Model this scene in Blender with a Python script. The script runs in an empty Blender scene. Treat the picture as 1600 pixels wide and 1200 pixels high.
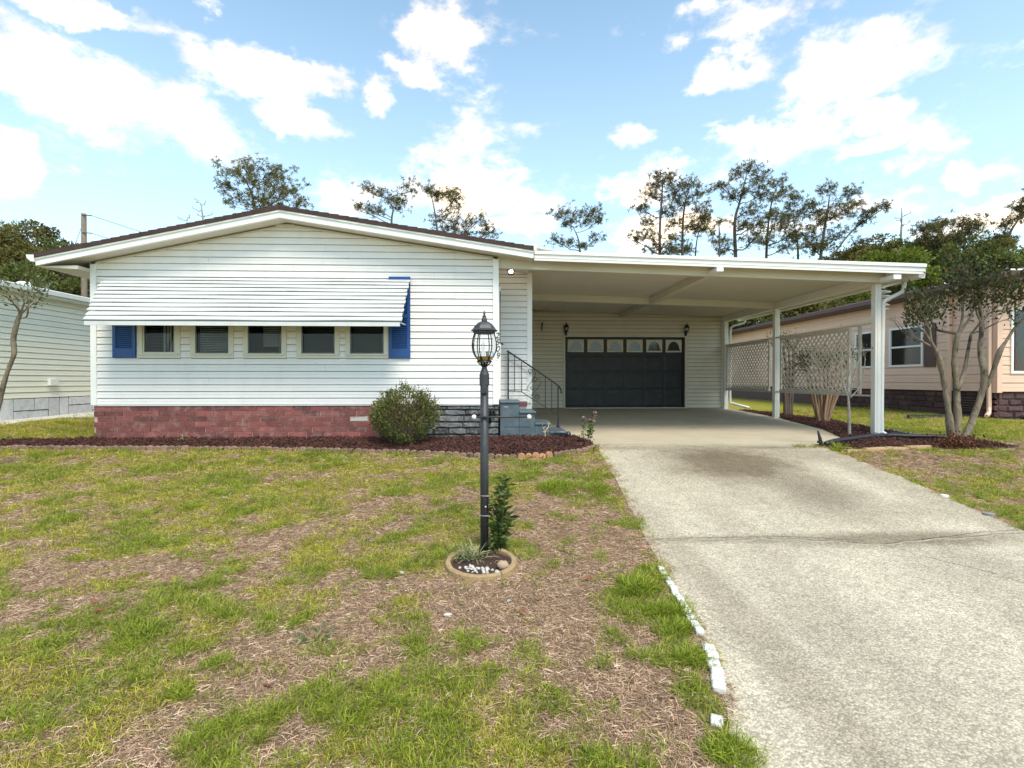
import bpy, math, random
import numpy as np
from mathutils import Vector
from math import sin, cos, pi, radians

# ------------------------------------------------------------------ camera, sky, sun, exposure
scene = bpy.context.scene
F_PX = 800.0
YAW, PITCH = math.atan(32/800), math.asin(6/800)
CAM = np.array([0.0, 0.0, 1.75])
fw = np.array([sin(YAW)*cos(PITCH), cos(YAW)*cos(PITCH), -sin(PITCH)])
rt = np.array([cos(YAW), -sin(YAW), 0.0])
up = np.cross(rt, fw)

cd = bpy.data.cameras.new("camera")
cam = bpy.data.objects.new("camera", cd)
scene.collection.objects.link(cam)
cd.sensor_width = 36.0
cd.lens = 36.0*F_PX/1600.0
cd.clip_start = 0.05
cd.clip_end = 2000
cam.location = CAM
cam.rotation_euler = (radians(90)-PITCH, 0, -YAW)
scene.camera = cam

SUN_EL, SUN_AZ = radians(58), radians(158)      # azimuth clockwise from +Y (view direction)
world = bpy.data.worlds.new("World")
scene.world = world
world.use_nodes = True

def ray(px, py):
    d = fw + rt*(px-800)/F_PX - up*(py-600)/F_PX
    return d
def at(px, py, Y):
    d = ray(px, py)
    return CAM + d*(Y/d[1])

CLOUDS = [(50,105,85,50),(150,12,120,20),(215,180,105,52),(370,112,105,34),(505,138,50,25),(590,155,32,26),
          (325,232,100,34),(462,190,42,24),(15,262,45,42),(700,50,76,42),(640,102,50,22),(350,10,38,14),
          (1120,30,150,30),(1150,115,52,26),(1302,108,82,50),(1335,182,62,15),(990,212,40,22),(1190,226,82,20),
          (1090,262,130,28),(1370,225,50,15),(1412,262,72,27),(1515,268,52,18),(745,300,105,28),(530,310,60,26),
          (1000,295,45,30),(1500,338,150,26),(800,352,70,14),(1330,335,110,20),(520,350,60,16),(1060,366,120,16)]

def build_world():
    nt = world.node_tree; N = nt.nodes; L = nt.links
    N.clear()
    out = N.new('ShaderNodeOutputWorld'); bg = N.new('ShaderNodeBackground')
    sky = N.new('ShaderNodeTexSky'); sky.sky_type = 'NISHITA'; sky.sun_disc = False
    sky.sun_elevation = SUN_EL; sky.sun_rotation = SUN_AZ
    sky.air_density = 1.0; sky.dust_density = 0.6; sky.ozone_density = 2.2
    tc = N.new('ShaderNodeTexCoord')
    nz = N.new('ShaderNodeTexNoise'); nz.inputs['Scale'].default_value = 5.0; nz.inputs['Detail'].default_value = 9; nz.inputs['Roughness'].default_value = .62
    nw = N.new('ShaderNodeTexNoise'); nw.inputs['Scale'].default_value = 9.0; nw.inputs['Detail'].default_value = 6; nw.inputs['Roughness'].default_value = .6
    mp = N.new('ShaderNodeMapping'); mp.inputs['Scale'].default_value = (1, 1, 2.1)
    L.new(tc.outputs['Generated'], mp.inputs[0]); L.new(mp.outputs[0], nz.inputs['Vector'])
    L.new(tc.outputs['Generated'], nw.inputs['Vector'])
    def vm(op, a, b):
        n = N.new('ShaderNodeVectorMath'); n.operation = op
        for i, v in enumerate((a, b)):
            if v is None: continue
            if isinstance(v, tuple): n.inputs[i].default_value = v
            else: L.new(v, n.inputs[i])
        return n
    def m(op, a, b=None, c=None):
        n = N.new('ShaderNodeMath'); n.operation = op
        for i, v in enumerate((a, b, c)):
            if v is None: continue
            if isinstance(v, (int, float)): n.inputs[i].default_value = v
            else: L.new(v, n.inputs[i])
        return n.outputs[0]
    off = vm('SUBTRACT', nw.outputs['Color'], (.5, .5, .5))
    off2 = vm('MULTIPLY', off.outputs[0], (.15, .15, .12))
    d = vm('ADD', tc.outputs['Generated'], off2.outputs[0]).outputs[0]
    acc = None
    for (px, py, rx, ry) in CLOUDS:
        v = ray(px, py); k = 1/np.linalg.norm(v); v = v*k
        s = vm('SUBTRACT', d, tuple(float(t) for t in v)).outputs[0]
        s = vm('MULTIPLY', s, (F_PX/rx/k, F_PX/rx/k, F_PX/ry/k)).outputs[0]
        ln = N.new('ShaderNodeVectorMath'); ln.operation = 'LENGTH'; L.new(s, ln.inputs[0])
        t = m('SUBTRACT', 1.05, ln.outputs['Value'])
        acc = t if acc is None else m('MAXIMUM', acc, t)
    acc = m('MAXIMUM', m('MULTIPLY', acc, .42), -.20)
    acc = m('MINIMUM', acc, .23)
    c = m('ADD', m('MULTIPLY', m('SUBTRACT', nz.outputs['Fac'], .5), 2.0), acc)
    ss = N.new('ShaderNodeMapRange'); ss.interpolation_type = 'SMOOTHSTEP'
    ss.inputs['From Min'].default_value = -.08; ss.inputs['From Max'].default_value = .46
    L.new(c, ss.inputs['Value'])
    # brightness inside the clouds varies a little
    shade = N.new('ShaderNodeMapRange'); shade.inputs['From Min'].default_value = .35; shade.inputs['From Max'].default_value = .7
    shade.inputs['To Min'].default_value = .55; shade.inputs['To Max'].default_value = 1.05
    L.new(nw.outputs['Fac'], shade.inputs['Value'])
    cc = N.new('ShaderNodeMix'); cc.data_type = 'RGBA'; cc.blend_type = 'MULTIPLY'; cc.inputs[0].default_value = 1
    cc.inputs[6].default_value = (CLOUD_L*1.22, CLOUD_L*.99, CLOUD_L*.74, 1)
    L.new(shade.outputs[0], cc.inputs[7])
    tint = N.new('ShaderNodeMix'); tint.data_type = 'RGBA'; tint.blend_type = 'MULTIPLY'; tint.inputs[0].default_value = 1
    L.new(sky.outputs[0], tint.inputs[6]); tint.inputs[7].default_value = SKY_TINT
    # pale veil towards the horizon
    sep = N.new('ShaderNodeSeparateXYZ'); L.new(tc.outputs['Generated'], sep.inputs[0])
    veil = N.new('ShaderNodeMapRange'); veil.inputs['From Min'].default_value = 0; veil.inputs['From Max'].default_value = .62
    veil.inputs['To Min'].default_value = .40; veil.inputs['To Max'].default_value = .06
    L.new(sep.outputs[2], veil.inputs['Value'])
    vmix = N.new('ShaderNodeMix'); vmix.data_type = 'RGBA'
    L.new(veil.outputs[0], vmix.inputs[0]); L.new(tint.outputs[2], vmix.inputs[6]); vmix.inputs[7].default_value = (7.4, 8.8, 9.6, 1)
    mix = N.new('ShaderNodeMix'); mix.data_type = 'RGBA'
    L.new(ss.outputs[0], mix.inputs[0]); L.new(vmix.outputs[2], mix.inputs[6]); L.new(cc.outputs[2], mix.inputs[7])
    L.new(mix.outputs[2], bg.inputs['Color']); bg.inputs['Strength'].default_value = .12
    L.new(bg.outputs[0], out.inputs[0])
SKY_TINT = (1.22, 1.40, 1.25, 1)
CLOUD_L = 10.5
build_world()

sl = bpy.data.lights.new("sun", 'SUN'); sl.energy = 2.3; sl.angle = radians(24); sl.color = (1, .91, .78)
sun = bpy.data.objects.new("sun", sl); scene.collection.objects.link(sun)
sdir = Vector((sin(SUN_AZ)*cos(SUN_EL), cos(SUN_AZ)*cos(SUN_EL), sin(SUN_EL)))
sun.rotation_euler = sdir.to_track_quat('Z', 'Y').to_euler()
sun.location = (-6, -12, 20)
scene.view_settings.view_transform = 'Standard'
scene.view_settings.look = 'None'
scene.view_settings.exposure = 0.87
scene.view_settings.gamma = 1.0
scene.view_settings.use_curve_mapping = False
scene.cycles.max_bounces = 8
scene.cycles.transparent_max_bounces = 16

rng = np.random.default_rng(7)
random.seed(7)

# ------------------------------------------------------------------ helpers
def tag(o, label=None, cat=None, group=None, kind=None):
    if label: o['label'] = label
    if cat: o['category'] = cat
    if group: o['group'] = group
    if kind: o['kind'] = kind
    return o
def wloc(o):
    v = Vector((0, 0, 0))
    while o is not None:
        v += o.location; o = o.parent
    return v
def link(o, parent=None):
    scene.collection.objects.link(o)
    if parent is not None: o.parent = parent
    return o
def empty(name, loc, label=None, cat=None, group=None):
    o = bpy.data.objects.new(name, None)
    o.location = tuple(float(v) for v in loc); o.empty_display_size = .2
    link(o); return tag(o, label, cat, group)
def inst(name, mesh, loc, parent=None, rot=(0, 0, 0), sc=(1, 1, 1)):
    o = bpy.data.objects.new(name, mesh)
    w = wloc(parent) if parent is not None else Vector((0, 0, 0))
    link(o, parent)
    o.location = Vector([float(v) for v in loc]) - w
    o.rotation_euler = rot; o.scale = sc
    return o
def np_mesh(name, V, Fc, mat=None, smooth=False):
    me = bpy.data.meshes.new(name)
    V = np.asarray(V, dtype=np.float32); Fc = np.asarray(Fc, dtype=np.int32)
    n, k = Fc.shape
    me.vertices.add(len(V)); me.vertices.foreach_set('co', V.ravel())
    me.loops.add(n*k); me.loops.foreach_set('vertex_index', Fc.ravel())
    me.polygons.add(n); me.polygons.foreach_set('loop_start', np.arange(0, n*k, k, dtype=np.int32))
    if smooth: me.polygons.foreach_set('use_smooth', np.ones(n, dtype=bool))
    me.update(calc_edges=True); me.validate()
    if mat: me.materials.append(mat)
    return me

class MB:
    def __init__(s): s.v = []; s.f = []
    def add(s, vs, fs):
        b = len(s.v); s.v += [tuple(float(c) for c in v) for v in vs]; s.f += [tuple(b+i for i in f) for f in fs]; return s
    def box(s, x0, x1, y0, y1, z0, z1):
        return s.hexa([(x0,y0,z0),(x1,y0,z0),(x1,y1,z0),(x0,y1,z0),(x0,y0,z1),(x1,y0,z1),(x1,y1,z1),(x0,y1,z1)])
    def hexa(s, p):
        return s.add(p, [(0,3,2,1),(4,5,6,7),(0,1,5,4),(1,2,6,5),(2,3,7,6),(3,0,4,7)])
    def beam(s, a, b, w, h, up=(0, 0, 1)):
        a = np.array(a, float); b = np.array(b, float); d = b-a; d /= np.linalg.norm(d)
        r = np.cross(d, up)
        if np.linalg.norm(r) < 1e-5: r = np.cross(d, (1, 0, 0))
        r /= np.linalg.norm(r); u = np.cross(r, d)
        r *= w/2; u *= h/2
        return s.hexa([a-r-u, a+r-u, b+r-u, b-r-u, a-r+u, a+r+u, b+r+u, b-r+u])
    def prism(s, poly, f0, f1):
        """poly: list of 2D points, f0/f1 map a 2D point to the two 3D ends"""
        n = len(poly); vs = [f0(p) for p in poly]+[f1(p) for p in poly]
        fs = [tuple(range(n))[::-1], tuple(range(n, 2*n))]+[(i, (i+1) % n, n+(i+1) % n, n+i) for i in range(n)]
        return s.add(vs, fs)
    def tube(s, pts, rad, n=6, cap=True):
        pts = [np.array(p, float) for p in pts]
        if not hasattr(rad, '__len__'): rad = [rad]*len(pts)
        b = len(s.v); vs = []; prev = None
        for i, p in enumerate(pts):
            d = pts[min(i+1, len(pts)-1)]-pts[max(i-1, 0)]; d /= (np.linalg.norm(d)+1e-9)
            if prev is None:
                r = np.cross(d, (0, 0, 1))
                if np.linalg.norm(r) < 1e-3: r = np.cross(d, (1, 0, 0))
            else: r = prev-d*np.dot(prev, d)
            r /= (np.linalg.norm(r)+1e-9); prev = r; u = np.cross(d, r)
            for k in range(n):
                a = 2*pi*k/n; vs.append(p+(r*cos(a)+u*sin(a))*rad[i])
        fs = [(i*n+k, i*n+(k+1) % n, (i+1)*n+(k+1) % n, (i+1)*n+k) for i in range(len(pts)-1) for k in range(n)]
        if cap: fs += [tuple(range(n))[::-1], tuple(range((len(pts)-1)*n, len(pts)*n))]
        return s.add(vs, fs)
    def lathe(s, c, prof, n=12, ph=0):
        """prof: (radius, z) pairs round the vertical axis at c"""
        vs = [(c[0]+r*cos(2*pi*k/n+ph), c[1]+r*sin(2*pi*k/n+ph), c[2]+z) for r, z in prof for k in range(n)]
        m = len(prof)
        fs = [(i*n+k, i*n+(k+1) % n, (i+1)*n+(k+1) % n, (i+1)*n+k) for i in range(m-1) for k in range(n)]
        fs += [tuple(range(n))[::-1], tuple(range((m-1)*n, m*n))]
        return s.add(vs, fs)
    def build(s, name, mat, parent=None, smooth=False, bevel=0):
        w = wloc(parent) if parent is not None else Vector((0, 0, 0))
        me = bpy.data.meshes.new(name)
        me.from_pydata([(x-w.x, y-w.y, z-w.z) for x, y, z in s.v], [], s.f)
        me.validate()
        if mat: me.materials.append(mat)
        if smooth: me.polygons.foreach_set('use_smooth', [True]*len(me.polygons))
        o = link(bpy.data.objects.new(name, me), parent)
        if bevel:
            md = o.modifiers.new('bevel', 'BEVEL'); md.width = bevel; md.segments = 2; md.limit_method = 'ANGLE'
        return o
def boxo(name, mat, parent, *a, bevel=0):
    return MB().box(*a).build(name, mat, parent, bevel=bevel)

# value noise for laying things out
_perm = rng.random((256, 256))
def vnoise(x, y):
    xi = np.floor(x).astype(int); yi = np.floor(y).astype(int); fx = x-xi; fy = y-yi
    fx = fx*fx*(3-2*fx); fy = fy*fy*(3-2*fy)
    g = lambda a, b: _perm[a % 256, b % 256]
    return (g(xi, yi)*(1-fx)+g(xi+1, yi)*fx)*(1-fy)+(g(xi, yi+1)*(1-fx)+g(xi+1, yi+1)*fx)*fy
def fbm(x, y, o=4):
    s = 0; a = .5; t = 0
    for i in range(o):
        s = s+a*vnoise(x*2**i+17*i, y*2**i+31*i); t += a; a *= .5
    return s/t
def smooth(x, a, b):
    t = np.clip((np.asarray(x, float)-a)/(b-a), 0, 1); return t*t*(3-2*t)

# ------------------------------------------------------------------ materials
def mat_base(name):
    m = bpy.data.materials.new(name); m.use_nodes = True
    nt = m.node_tree; b = nt.nodes['Principled BSDF']
    return m, nt, b
def mat(name, col, rough=.6, var=.12, scale=6, metal=0, bump=0, bscale=60, island=0, objvar=0, spec=.5, dirt=None, coords='Object', stretch=None, detail=5):
    """noise-varied paint: var = brightness change, island/objvar = change from piece to piece, dirt = (colour, amount, scale)"""
    m, nt, b = mat_base(name); N = nt.nodes; L = nt.links
    tc = N.new('ShaderNodeTexCoord'); v = tc.outputs[coords]
    if coords == 'World':
        pass
    if stretch:
        mp = N.new('ShaderNodeMapping'); mp.inputs['Scale'].default_value = stretch; L.new(v, mp.inputs[0]); v = mp.outputs[0]
    n1 = N.new('ShaderNodeTexNoise'); n1.inputs['Scale'].default_value = scale; n1.inputs['Detail'].default_value = detail; n1.inputs['Roughness'].default_value = .6
    L.new(v, n1.inputs['Vector'])
    mr = N.new('ShaderNodeMapRange'); mr.inputs['From Min'].default_value = .25; mr.inputs['From Max'].default_value = .75
    mr.inputs['To Min'].default_value = 1-var; mr.inputs['To Max'].default_value = 1+var
    L.new(n1.outputs['Fac'], mr.inputs['Value'])
    val = mr.outputs[0]
    def mul(a, c):
        k = N.new('ShaderNodeMath'); k.operation = 'MULTIPLY'; L.new(a, k.inputs[0]); L.new(c, k.inputs[1]); return k.outputs[0]
    if island:
        g = N.new('ShaderNodeNewGeometry'); r = N.new('ShaderNodeMapRange'); r.inputs['To Min'].default_value = 1-island; r.inputs['To Max'].default_value = 1+island
        L.new(g.outputs['Random Per Island'], r.inputs['Value']); val = mul(val, r.outputs[0])
    if objvar:
        g = N.new('ShaderNodeObjectInfo'); r = N.new('ShaderNodeMapRange'); r.inputs['To Min'].default_value = 1-objvar; r.inputs['To Max'].default_value = 1+objvar
        L.new(g.outputs['Random'], r.inputs['Value']); val = mul(val, r.outputs[0])
    mx = N.new('ShaderNodeVectorMath'); mx.operation = 'SCALE'; mx.inputs[0].default_value = col[:3]; L.new(val, mx.inputs['Scale'])
    c = mx.outputs[0]
    if dirt:
        n2 = N.new('ShaderNodeTexNoise'); n2.inputs['Scale'].default_value = dirt[2]; n2.inputs['Detail'].default_value = 8; n2.inputs['Roughness'].default_value = .7
        L.new(v, n2.inputs['Vector'])
        r = N.new('ShaderNodeMapRange'); r.inputs['From Min'].default_value = .5; r.inputs['From Max'].default_value = .78; r.inputs['To Max'].default_value = dirt[1]
        L.new(n2.outputs['Fac'], r.inputs['Value'])
        k = N.new('ShaderNodeMix'); k.data_type = 'RGBA'; L.new(r.outputs[0], k.inputs[0]); L.new(c, k.inputs[6]); k.inputs[7].default_value = (*dirt[0], 1); c = k.outputs[2]
    L.new(c, b.inputs['Base Color'])
    b.inputs['Roughness'].default_value = rough; b.inputs['Metallic'].default_value = metal
    b.inputs['Specular IOR Level'].default_value = spec
    if bump:
        n3 = N.new('ShaderNodeTexNoise'); n3.inputs['Scale'].default_value = bscale; n3.inputs['Detail'].default_value = 4
        L.new(v, n3.inputs['Vector'])
        bp = N.new('ShaderNodeBump'); bp.inputs['Strength'].default_value = bump; bp.inputs['Distance'].default_value = .01
        L.new(n3.outputs['Fac'], bp.inputs['Height']); L.new(bp.outputs[0], b.inputs['Normal'])
    return m
def leaf_mat(name, c1, c2, trans=.35, rough=.5, c3=None):
    m, nt, b = mat_base(name); N = nt.nodes; L = nt.links
    g = N.new('ShaderNodeNewGeometry'); oi = N.new('ShaderNodeObjectInfo')
    cr = N.new('ShaderNodeValToRGB')
    e = cr.color_ramp.elements; e[0].color = (*c1, 1); e[1].color = (*c2, 1)
    if c3 is not None:
        k = e.new(.9); k.color = (*c2, 1); e[2].position = 1.0; e[2].color = (*c3, 1)
    L.new(g.outputs['Random Per Island'], cr.inputs[0])
    ov = N.new('ShaderNodeMapRange'); ov.inputs['To Min'].default_value = .75; ov.inputs['To Max'].default_value = 1.25
    L.new(oi.outputs['Random'], ov.inputs['Value'])
    sc = N.new('ShaderNodeVectorMath'); sc.operation = 'SCALE'; L.new(cr.outputs[0], sc.inputs[0]); L.new(ov.outputs[0], sc.inputs['Scale'])
    L.new(sc.outputs[0], b.inputs['Base Color']); b.inputs['Roughness'].default_value = rough; b.inputs['Specular IOR Level'].default_value = .3
    tr = N.new('ShaderNodeBsdfTranslucent'); L.new(sc.outputs[0], tr.inputs[0])
    mx = N.new('ShaderNodeMixShader'); mx.inputs[0].default_value = trans
    L.new(b.outputs[0], mx.inputs[1]); L.new(tr.outputs[0], mx.inputs[2]); L.new(mx.outputs[0], N['Material Output'].inputs[0])
    return m
def glass_mat(name, tint=.75, ior=1.5):
    m, nt, b = mat_base(name); N = nt.nodes; L = nt.links
    fr = N.new('ShaderNodeFresnel'); fr.inputs[0].default_value = ior
    t = N.new('ShaderNodeBsdfTransparent'); t.inputs[0].default_value = (tint, tint*1.01, tint*1.02, 1)
    g = N.new('ShaderNodeBsdfGlossy'); g.inputs['Roughness'].default_value = .02
    mx = N.new('ShaderNodeMixShader'); L.new(fr.outputs[0], mx.inputs[0]); L.new(t.outputs[0], mx.inputs[1]); L.new(g.outputs[0], mx.inputs[2])
    L.new(mx.outputs[0], N['Material Output'].inputs[0]); return m

M = {}
M['siding'] = mat('white vinyl siding', (.77, .73, .70), .45, .03, 2.5, stretch=(2, 2, .8), dirt=((.46, .43, .37), .22, 1.5), objvar=.02)
M['lap_shade'] = mat('grey painted lap shade', (.28, .27, .25), .9, .1, 5)  # backing darkened to paint the shade under the siding laps
M['lap_shade_dark'] = mat('brown painted lap shade', (.13, .115, .09), .9, .1, 5)  # darker backing, same painted lap shade for the garage wall
M['trim'] = mat('white trim', (.78, .765, .73), .4, .03, 3, dirt=((.45, .44, .4), .15, 4))
M['almond'] = mat('almond window trim', (.62, .58, .49), .5, .05, 8)
M['soffit'] = mat('cream soffit', (.57, .525, .44), .55, .05, 2)
M['aluminium'] = mat('white painted aluminium', (.74, .71, .66), .35, .03, 3, dirt=((.40, .39, .36), .2, 3), spec=.5)
M['awning'] = mat('white awning slat', (.60, .60, .59), .35, .03, 3, dirt=((.34, .33, .31), .35, 5))
M['awning_shade'] = mat('awning painted gap shade', (.16, .16, .155), .6, .05, 3)  # dark colour standing for the shade between awning slats
M['shingle'] = mat('brown roof shingle', (.055, .028, .023), .9, .25, 30, bump=.6, bscale=120, objvar=.15)
M['browntrim'] = mat('brown trim line', (.20, .15, .11), .6, .1, 8)
M['blue'] = mat('blue shutter paint', (.008, .058, .22), .42, .08, 6)
M['dark'] = mat('dark interior', (.015, .014, .014), .9, .2, 3)
M['blind'] = mat('window blind', (.75, .76, .74), .6, .05, 8)
M['curtain'] = mat('curtain', (.6, .6, .56), .9, .08, 8)
M['glass'] = glass_mat('window glass', .7, 1.3)
M['lampglass'] = glass_mat('clear lamp glass', .95, 1.12)
M['brick'] = mat('painted red brick', (.205, .060, .052), .75, .28, 9, bump=.5, bscale=50, objvar=.36, dirt=((.42, .27, .24), .7, 6))
M['brickpale'] = mat('broken pale brick', (.5, .48, .45), .8, .15, 9, bump=.4, bscale=50)
M['mortar'] = mat('mortar', (.50, .33, .30), .9, .15, 15, bump=.5)
M['stone'] = mat('grey wall stone', (.10, .10, .104), .8, .5, 9, bump=1.0, bscale=22, objvar=.6, dirt=((.42, .41, .39), 1.0, 11))
M['stonejoint'] = mat('dark stone joint', (.05, .05, .05), .95, .2, 15)
M['stepblue'] = mat('blue grey painted steps', (.070, .098, .116), .5, .12, 7, bump=.15, bscale=40, dirt=((.25, .28, .29), .35, 8))
M['iron'] = mat('black iron', (.018, .018, .019), .45, .2, 30, metal=.3)
M['post'] = mat('dark grey post paint', (.030, .029, .032), .5, .12, 10, dirt=((.12, .12, .12), .3, 12), spec=.5)
M['ball'] = mat('white knob', (.78, .76, .70), .3, .03, 10)
M['brass'] = mat('brass', (.55, .38, .10), .3, .1, 20, metal=.9)
M['bulb'] = mat('bulb glass', (.75, .75, .73), .15, .02, 5)
M['garagedoor'] = mat('charcoal garage door', (.0095, .0088, .011), .45, .15, 3, spec=.35, dirt=((.05, .05, .055), .5, 4))
M['cream'] = mat('cream plastic insert', (.50, .43, .32), .5, .05, 5)
M['glossblack'] = mat('dark pane', (.02, .025, .03), .08, .05, 5)
M['lattice'] = mat('weathered white lattice', (.52, .465, .395), .8, .12, 12, objvar=.08, dirt=((.2, .18, .15), .35, 8))
M['concrete'] = mat('smooth concrete slab', (.45, .385, .275), .8, .1, 1.3, dirt=((.2, .17, .13), .5, .9), bump=.15, bscale=60, detail=8)
M['mulchbase'] = mat('mulch soil', (.050, .022, .016), .95, .4, 25, bump=1, bscale=40)
M['mulch'] = mat('mulch chip', (.062, .022, .015), .9, .2, 30, island=.55, objvar=.5)
M['edge'] = mat('tan scalloped edging', (.22, .14, .095), .85, .22, 14, bump=.6, bscale=70, objvar=.22)
M['edgeorange'] = mat('orange scalloped edging', (.46, .24, .12), .85, .2, 14, bump=.6, bscale=70, objvar=.12)
M['edgewhite'] = mat('white painted edging', (.62, .60, .56), .7, .1, 14, bump=.8, bscale=50, dirt=((.20, .16, .11), 1.3, 16))
M['ring'] = mat('ochre ring block', (.36, .245, .125), .85, .2, 18, bump=.7, bscale=80, dirt=((.22, .13, .06), .5, 14))
M['pebble'] = mat('white pebble', (.50, .47, .41), .6, .12, 20, objvar=.2)
M['rock'] = mat('tan rock', (.52, .36, .24), .8, .2, 9, bump=.8, bscale=25)
M['blackplastic'] = mat('black corrugated plastic', (.015, .015, .016), .4, .1, 10)
M['mint'] = mat('pale mint siding', (.82, .79, .65), .5, .035, 2.5, objvar=.02)
M['mintroof'] = mat('cream fascia', (.62, .62, .55), .5, .05, 3)
M['stoneface'] = mat('pale grey faux stone', (.58, .58, .59), .8, .15, 8, bump=.8, bscale=30, objvar=.12, dirt=((.2, .2, .21), .5, 9))
M['path'] = mat('pale concrete path', (.55, .53, .48), .85, .1, 4)
M['pink'] = mat('pink siding', (.76, .50, .375), .55, .04, 2.5, objvar=.025)
M['maroon'] = mat('maroon trim', (.095, .045, .042), .6, .12, 6)
M['maroonstone'] = mat('maroon stone skirting', (.085, .038, .036), .8, .3, 6, bump=1, bscale=8, objvar=.35)
M['bark'] = mat('pine bark', (.10, .075, .06), .9, .3, 4, bump=.8, bscale=10)
M['barkpale'] = mat('mottled pale bark', (.20, .155, .105), .85, .7, 14, bump=1, bscale=30, stretch=(1, 1, .5), dirt=((.035, .026, .018), 2.4, 7))
M['barkstump'] = mat('stringy cypress bark', (.26, .165, .10), .9, .35, 8, bump=1, bscale=30, stretch=(4, 4, .6), dirt=((.07, .045, .03), .8, 9))
M['snag'] = mat('grey dead wood', (.26, .235, .215), .9, .2, 6)
M['wood'] = mat('pole wood', (.16, .125, .095), .9, .25, 6)
M['pine'] = leaf_mat('pine needles', (.040, .040, .012), (.22, .19, .06), .38)
M['oak'] = leaf_mat('dark oak leaves', (.036, .050, .015), (.27, .29, .075), .42)
M['olive'] = leaf_mat('olive leaves', (.055, .052, .015), (.24, .21, .06), .4)
M['lime'] = leaf_mat('yellow green leaves', (.07, .10, .012), (.24, .27, .04), .4)
M['myrtle'] = leaf_mat('crape myrtle leaves', (.022, .036, .013), (.11, .115, .035), .3, c3=(.24, .09, .04))
M['myrtlegreen'] = leaf_mat('young green leaves', (.07, .10, .03), (.20, .22, .07), .35)
M['bush'] = leaf_mat('bush leaves', (.04, .055, .016), (.22, .22, .07), .3)
M['redleaf'] = leaf_mat('red brown low leaves', (.06, .02, .012), (.16, .06, .03), .2)
M['plant'] = leaf_mat('garden plant leaves', (.045, .08, .018), (.20, .26, .06), .35)
M['plantpale'] = leaf_mat('pale strap leaves', (.18, .21, .07), (.50, .50, .26), .35)
M['petal'] = leaf_mat('pink petals', (.55, .14, .34), (.80, .50, .66), .35)
M['deadleaf'] = mat('dry orange leaf', (.24, .07, .03), .8, .3, 20)
M['deadstem'] = mat('dry straw stem', (.45, .38, .27), .8, .2, 20)
M['wire'] = mat('grey wire', (.05, .05, .055), .6, .1, 3)
em, nt, b = mat_base('lit porch bulb'); b.inputs['Emission Color'].default_value = (1, .93, .82, 1); b.inputs['Emission Strength'].default_value = 6; M['lit'] = em

# ------------------------------------------------------------------ ground, slab, driveway, beds
_gy = [-8, 1.5, 2.5, 4.65, 6, 8.6, 9.1, 12, 30, 60]
_gz = [-.06, -.04, 0, .16, .32, .655, .70, .76, .86, .9]
def G(x, y):
    x = np.asarray(x, float); y = np.asarray(y, float)
    z = 0
    for d in (-.35, -.12, .12, .35): z = z+np.interp(y+d, _gy, _gz)/4
    z = z+.16*smooth(-x, 7.6, 9.2)*smooth(y, 8.8, 10.5)+.10*smooth(x, 8.5, 11)*smooth(y, 8, 10.5)
    return z
DRIVE = [(1.76,8.56),(1.64,6.5),(1.54,4.84),(1.43,3.86),(1.37,3.2),(1.26,2.69),(1.10,2.28),(.9,1.5),(.7,-3),(5.1,-3),(5.3,3),(5.44,4.99),(5.60,6.8),(5.58,8.36)]
SLAB = [(.80,8.66),(1.76,8.60),(5.58,8.40),(6.35,8.86),(6.95,10.4),(7.30,12.7),(7.34,15.6),(.80,15.6)]
def inside(poly, x, y):
    x = np.asarray(x); y = np.asarray(y); r = np.zeros(x.shape, bool)
    n = len(poly)
    for i in range(n):
        x0, y0 = poly[i]; x1, y1 = poly[(i+1) % n]
        if y0 == y1: continue
        r ^= ((y0 > y) != (y1 > y)) & (x < (x1-x0)*(y-y0)/(y1-y0)+x0)
    return r
def pdist(poly, x, y, closed=True):
    x = np.asarray(x, float); y = np.asarray(y, float); d = np.full(x.shape, 1e9)
    n = len(poly)
    for i in range(n if closed else n-1):
        a = poly[i]; b = poly[(i+1) % n]; dx, dy = b[0]-a[0], b[1]-a[1]
        t = np.clip(((x-a[0])*dx+(y-a[1])*dy)/(dx*dx+dy*dy+1e-12), 0, 1)
        d = np.minimum(d, np.hypot(x-a[0]-t*dx, y-a[1]-t*dy))
    return d
def resample(pl, step):
    pts = [np.array(p, float) for p in pl]; out = [pts[0]]; acc = 0
    for a, b in zip(pts, pts[1:]):
        L_ = np.linalg.norm(b-a); t = step-acc
        while t <= L_: out.append(a+(b-a)*t/L_); t += step
        acc = (acc+L_) % step
    return out
def crom(pl, n=8):
    P = [np.array(p, float) for p in pl]; P = [2*P[0]-P[1]]+P+[2*P[-1]-P[-2]]; o = []
    for i in range(1, len(P)-2):
        for k in range(n):
            t = k/n; a, b, c, d = P[i-1:i+3]
            o.append(.5*((2*b)+(-a+c)*t+(2*a-5*b+4*c-d)*t*t+(-a+3*b-3*c+d)*t**3))
    o.append(P[-2]); return o
BED_EDGE = [(-11,8.5),(-7.8,8.46),(-6,8.42),(-4.4,8.36),(-3,8.26),(-1.3,8.06),(-.5,7.92),(0.02,7.82),(.4,7.76),(.8,7.74),(1.2,8.0),(1.6,8.2),(1.72,8.42)]
BED_EDGE = [tuple(p) for p in crom(BED_EDGE, 5)]
BED = BED_EDGE+[(1.72,8.7),(1.5,9.3),(.2,9.3),(-6.9,9.3),(-7.5,9.15),(-9,9.0),(-11,8.95)]
BED2_FRONT = [(5.62,8.05),(6.0,8.12),(6.5,8.22),(7.2,8.28),(7.8,8.2),(8.3,8.15)]
BED2 = BED2_FRONT+[(8.9,8.3),(8.6,8.75),(7.9,9.2),(8.0,10.5),(8.2,12),(8.0,15.6),(7.3,15.6),(7.25,12.7),(6.9,10.4),(6.3,8.8),(5.6,8.36)]
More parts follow.
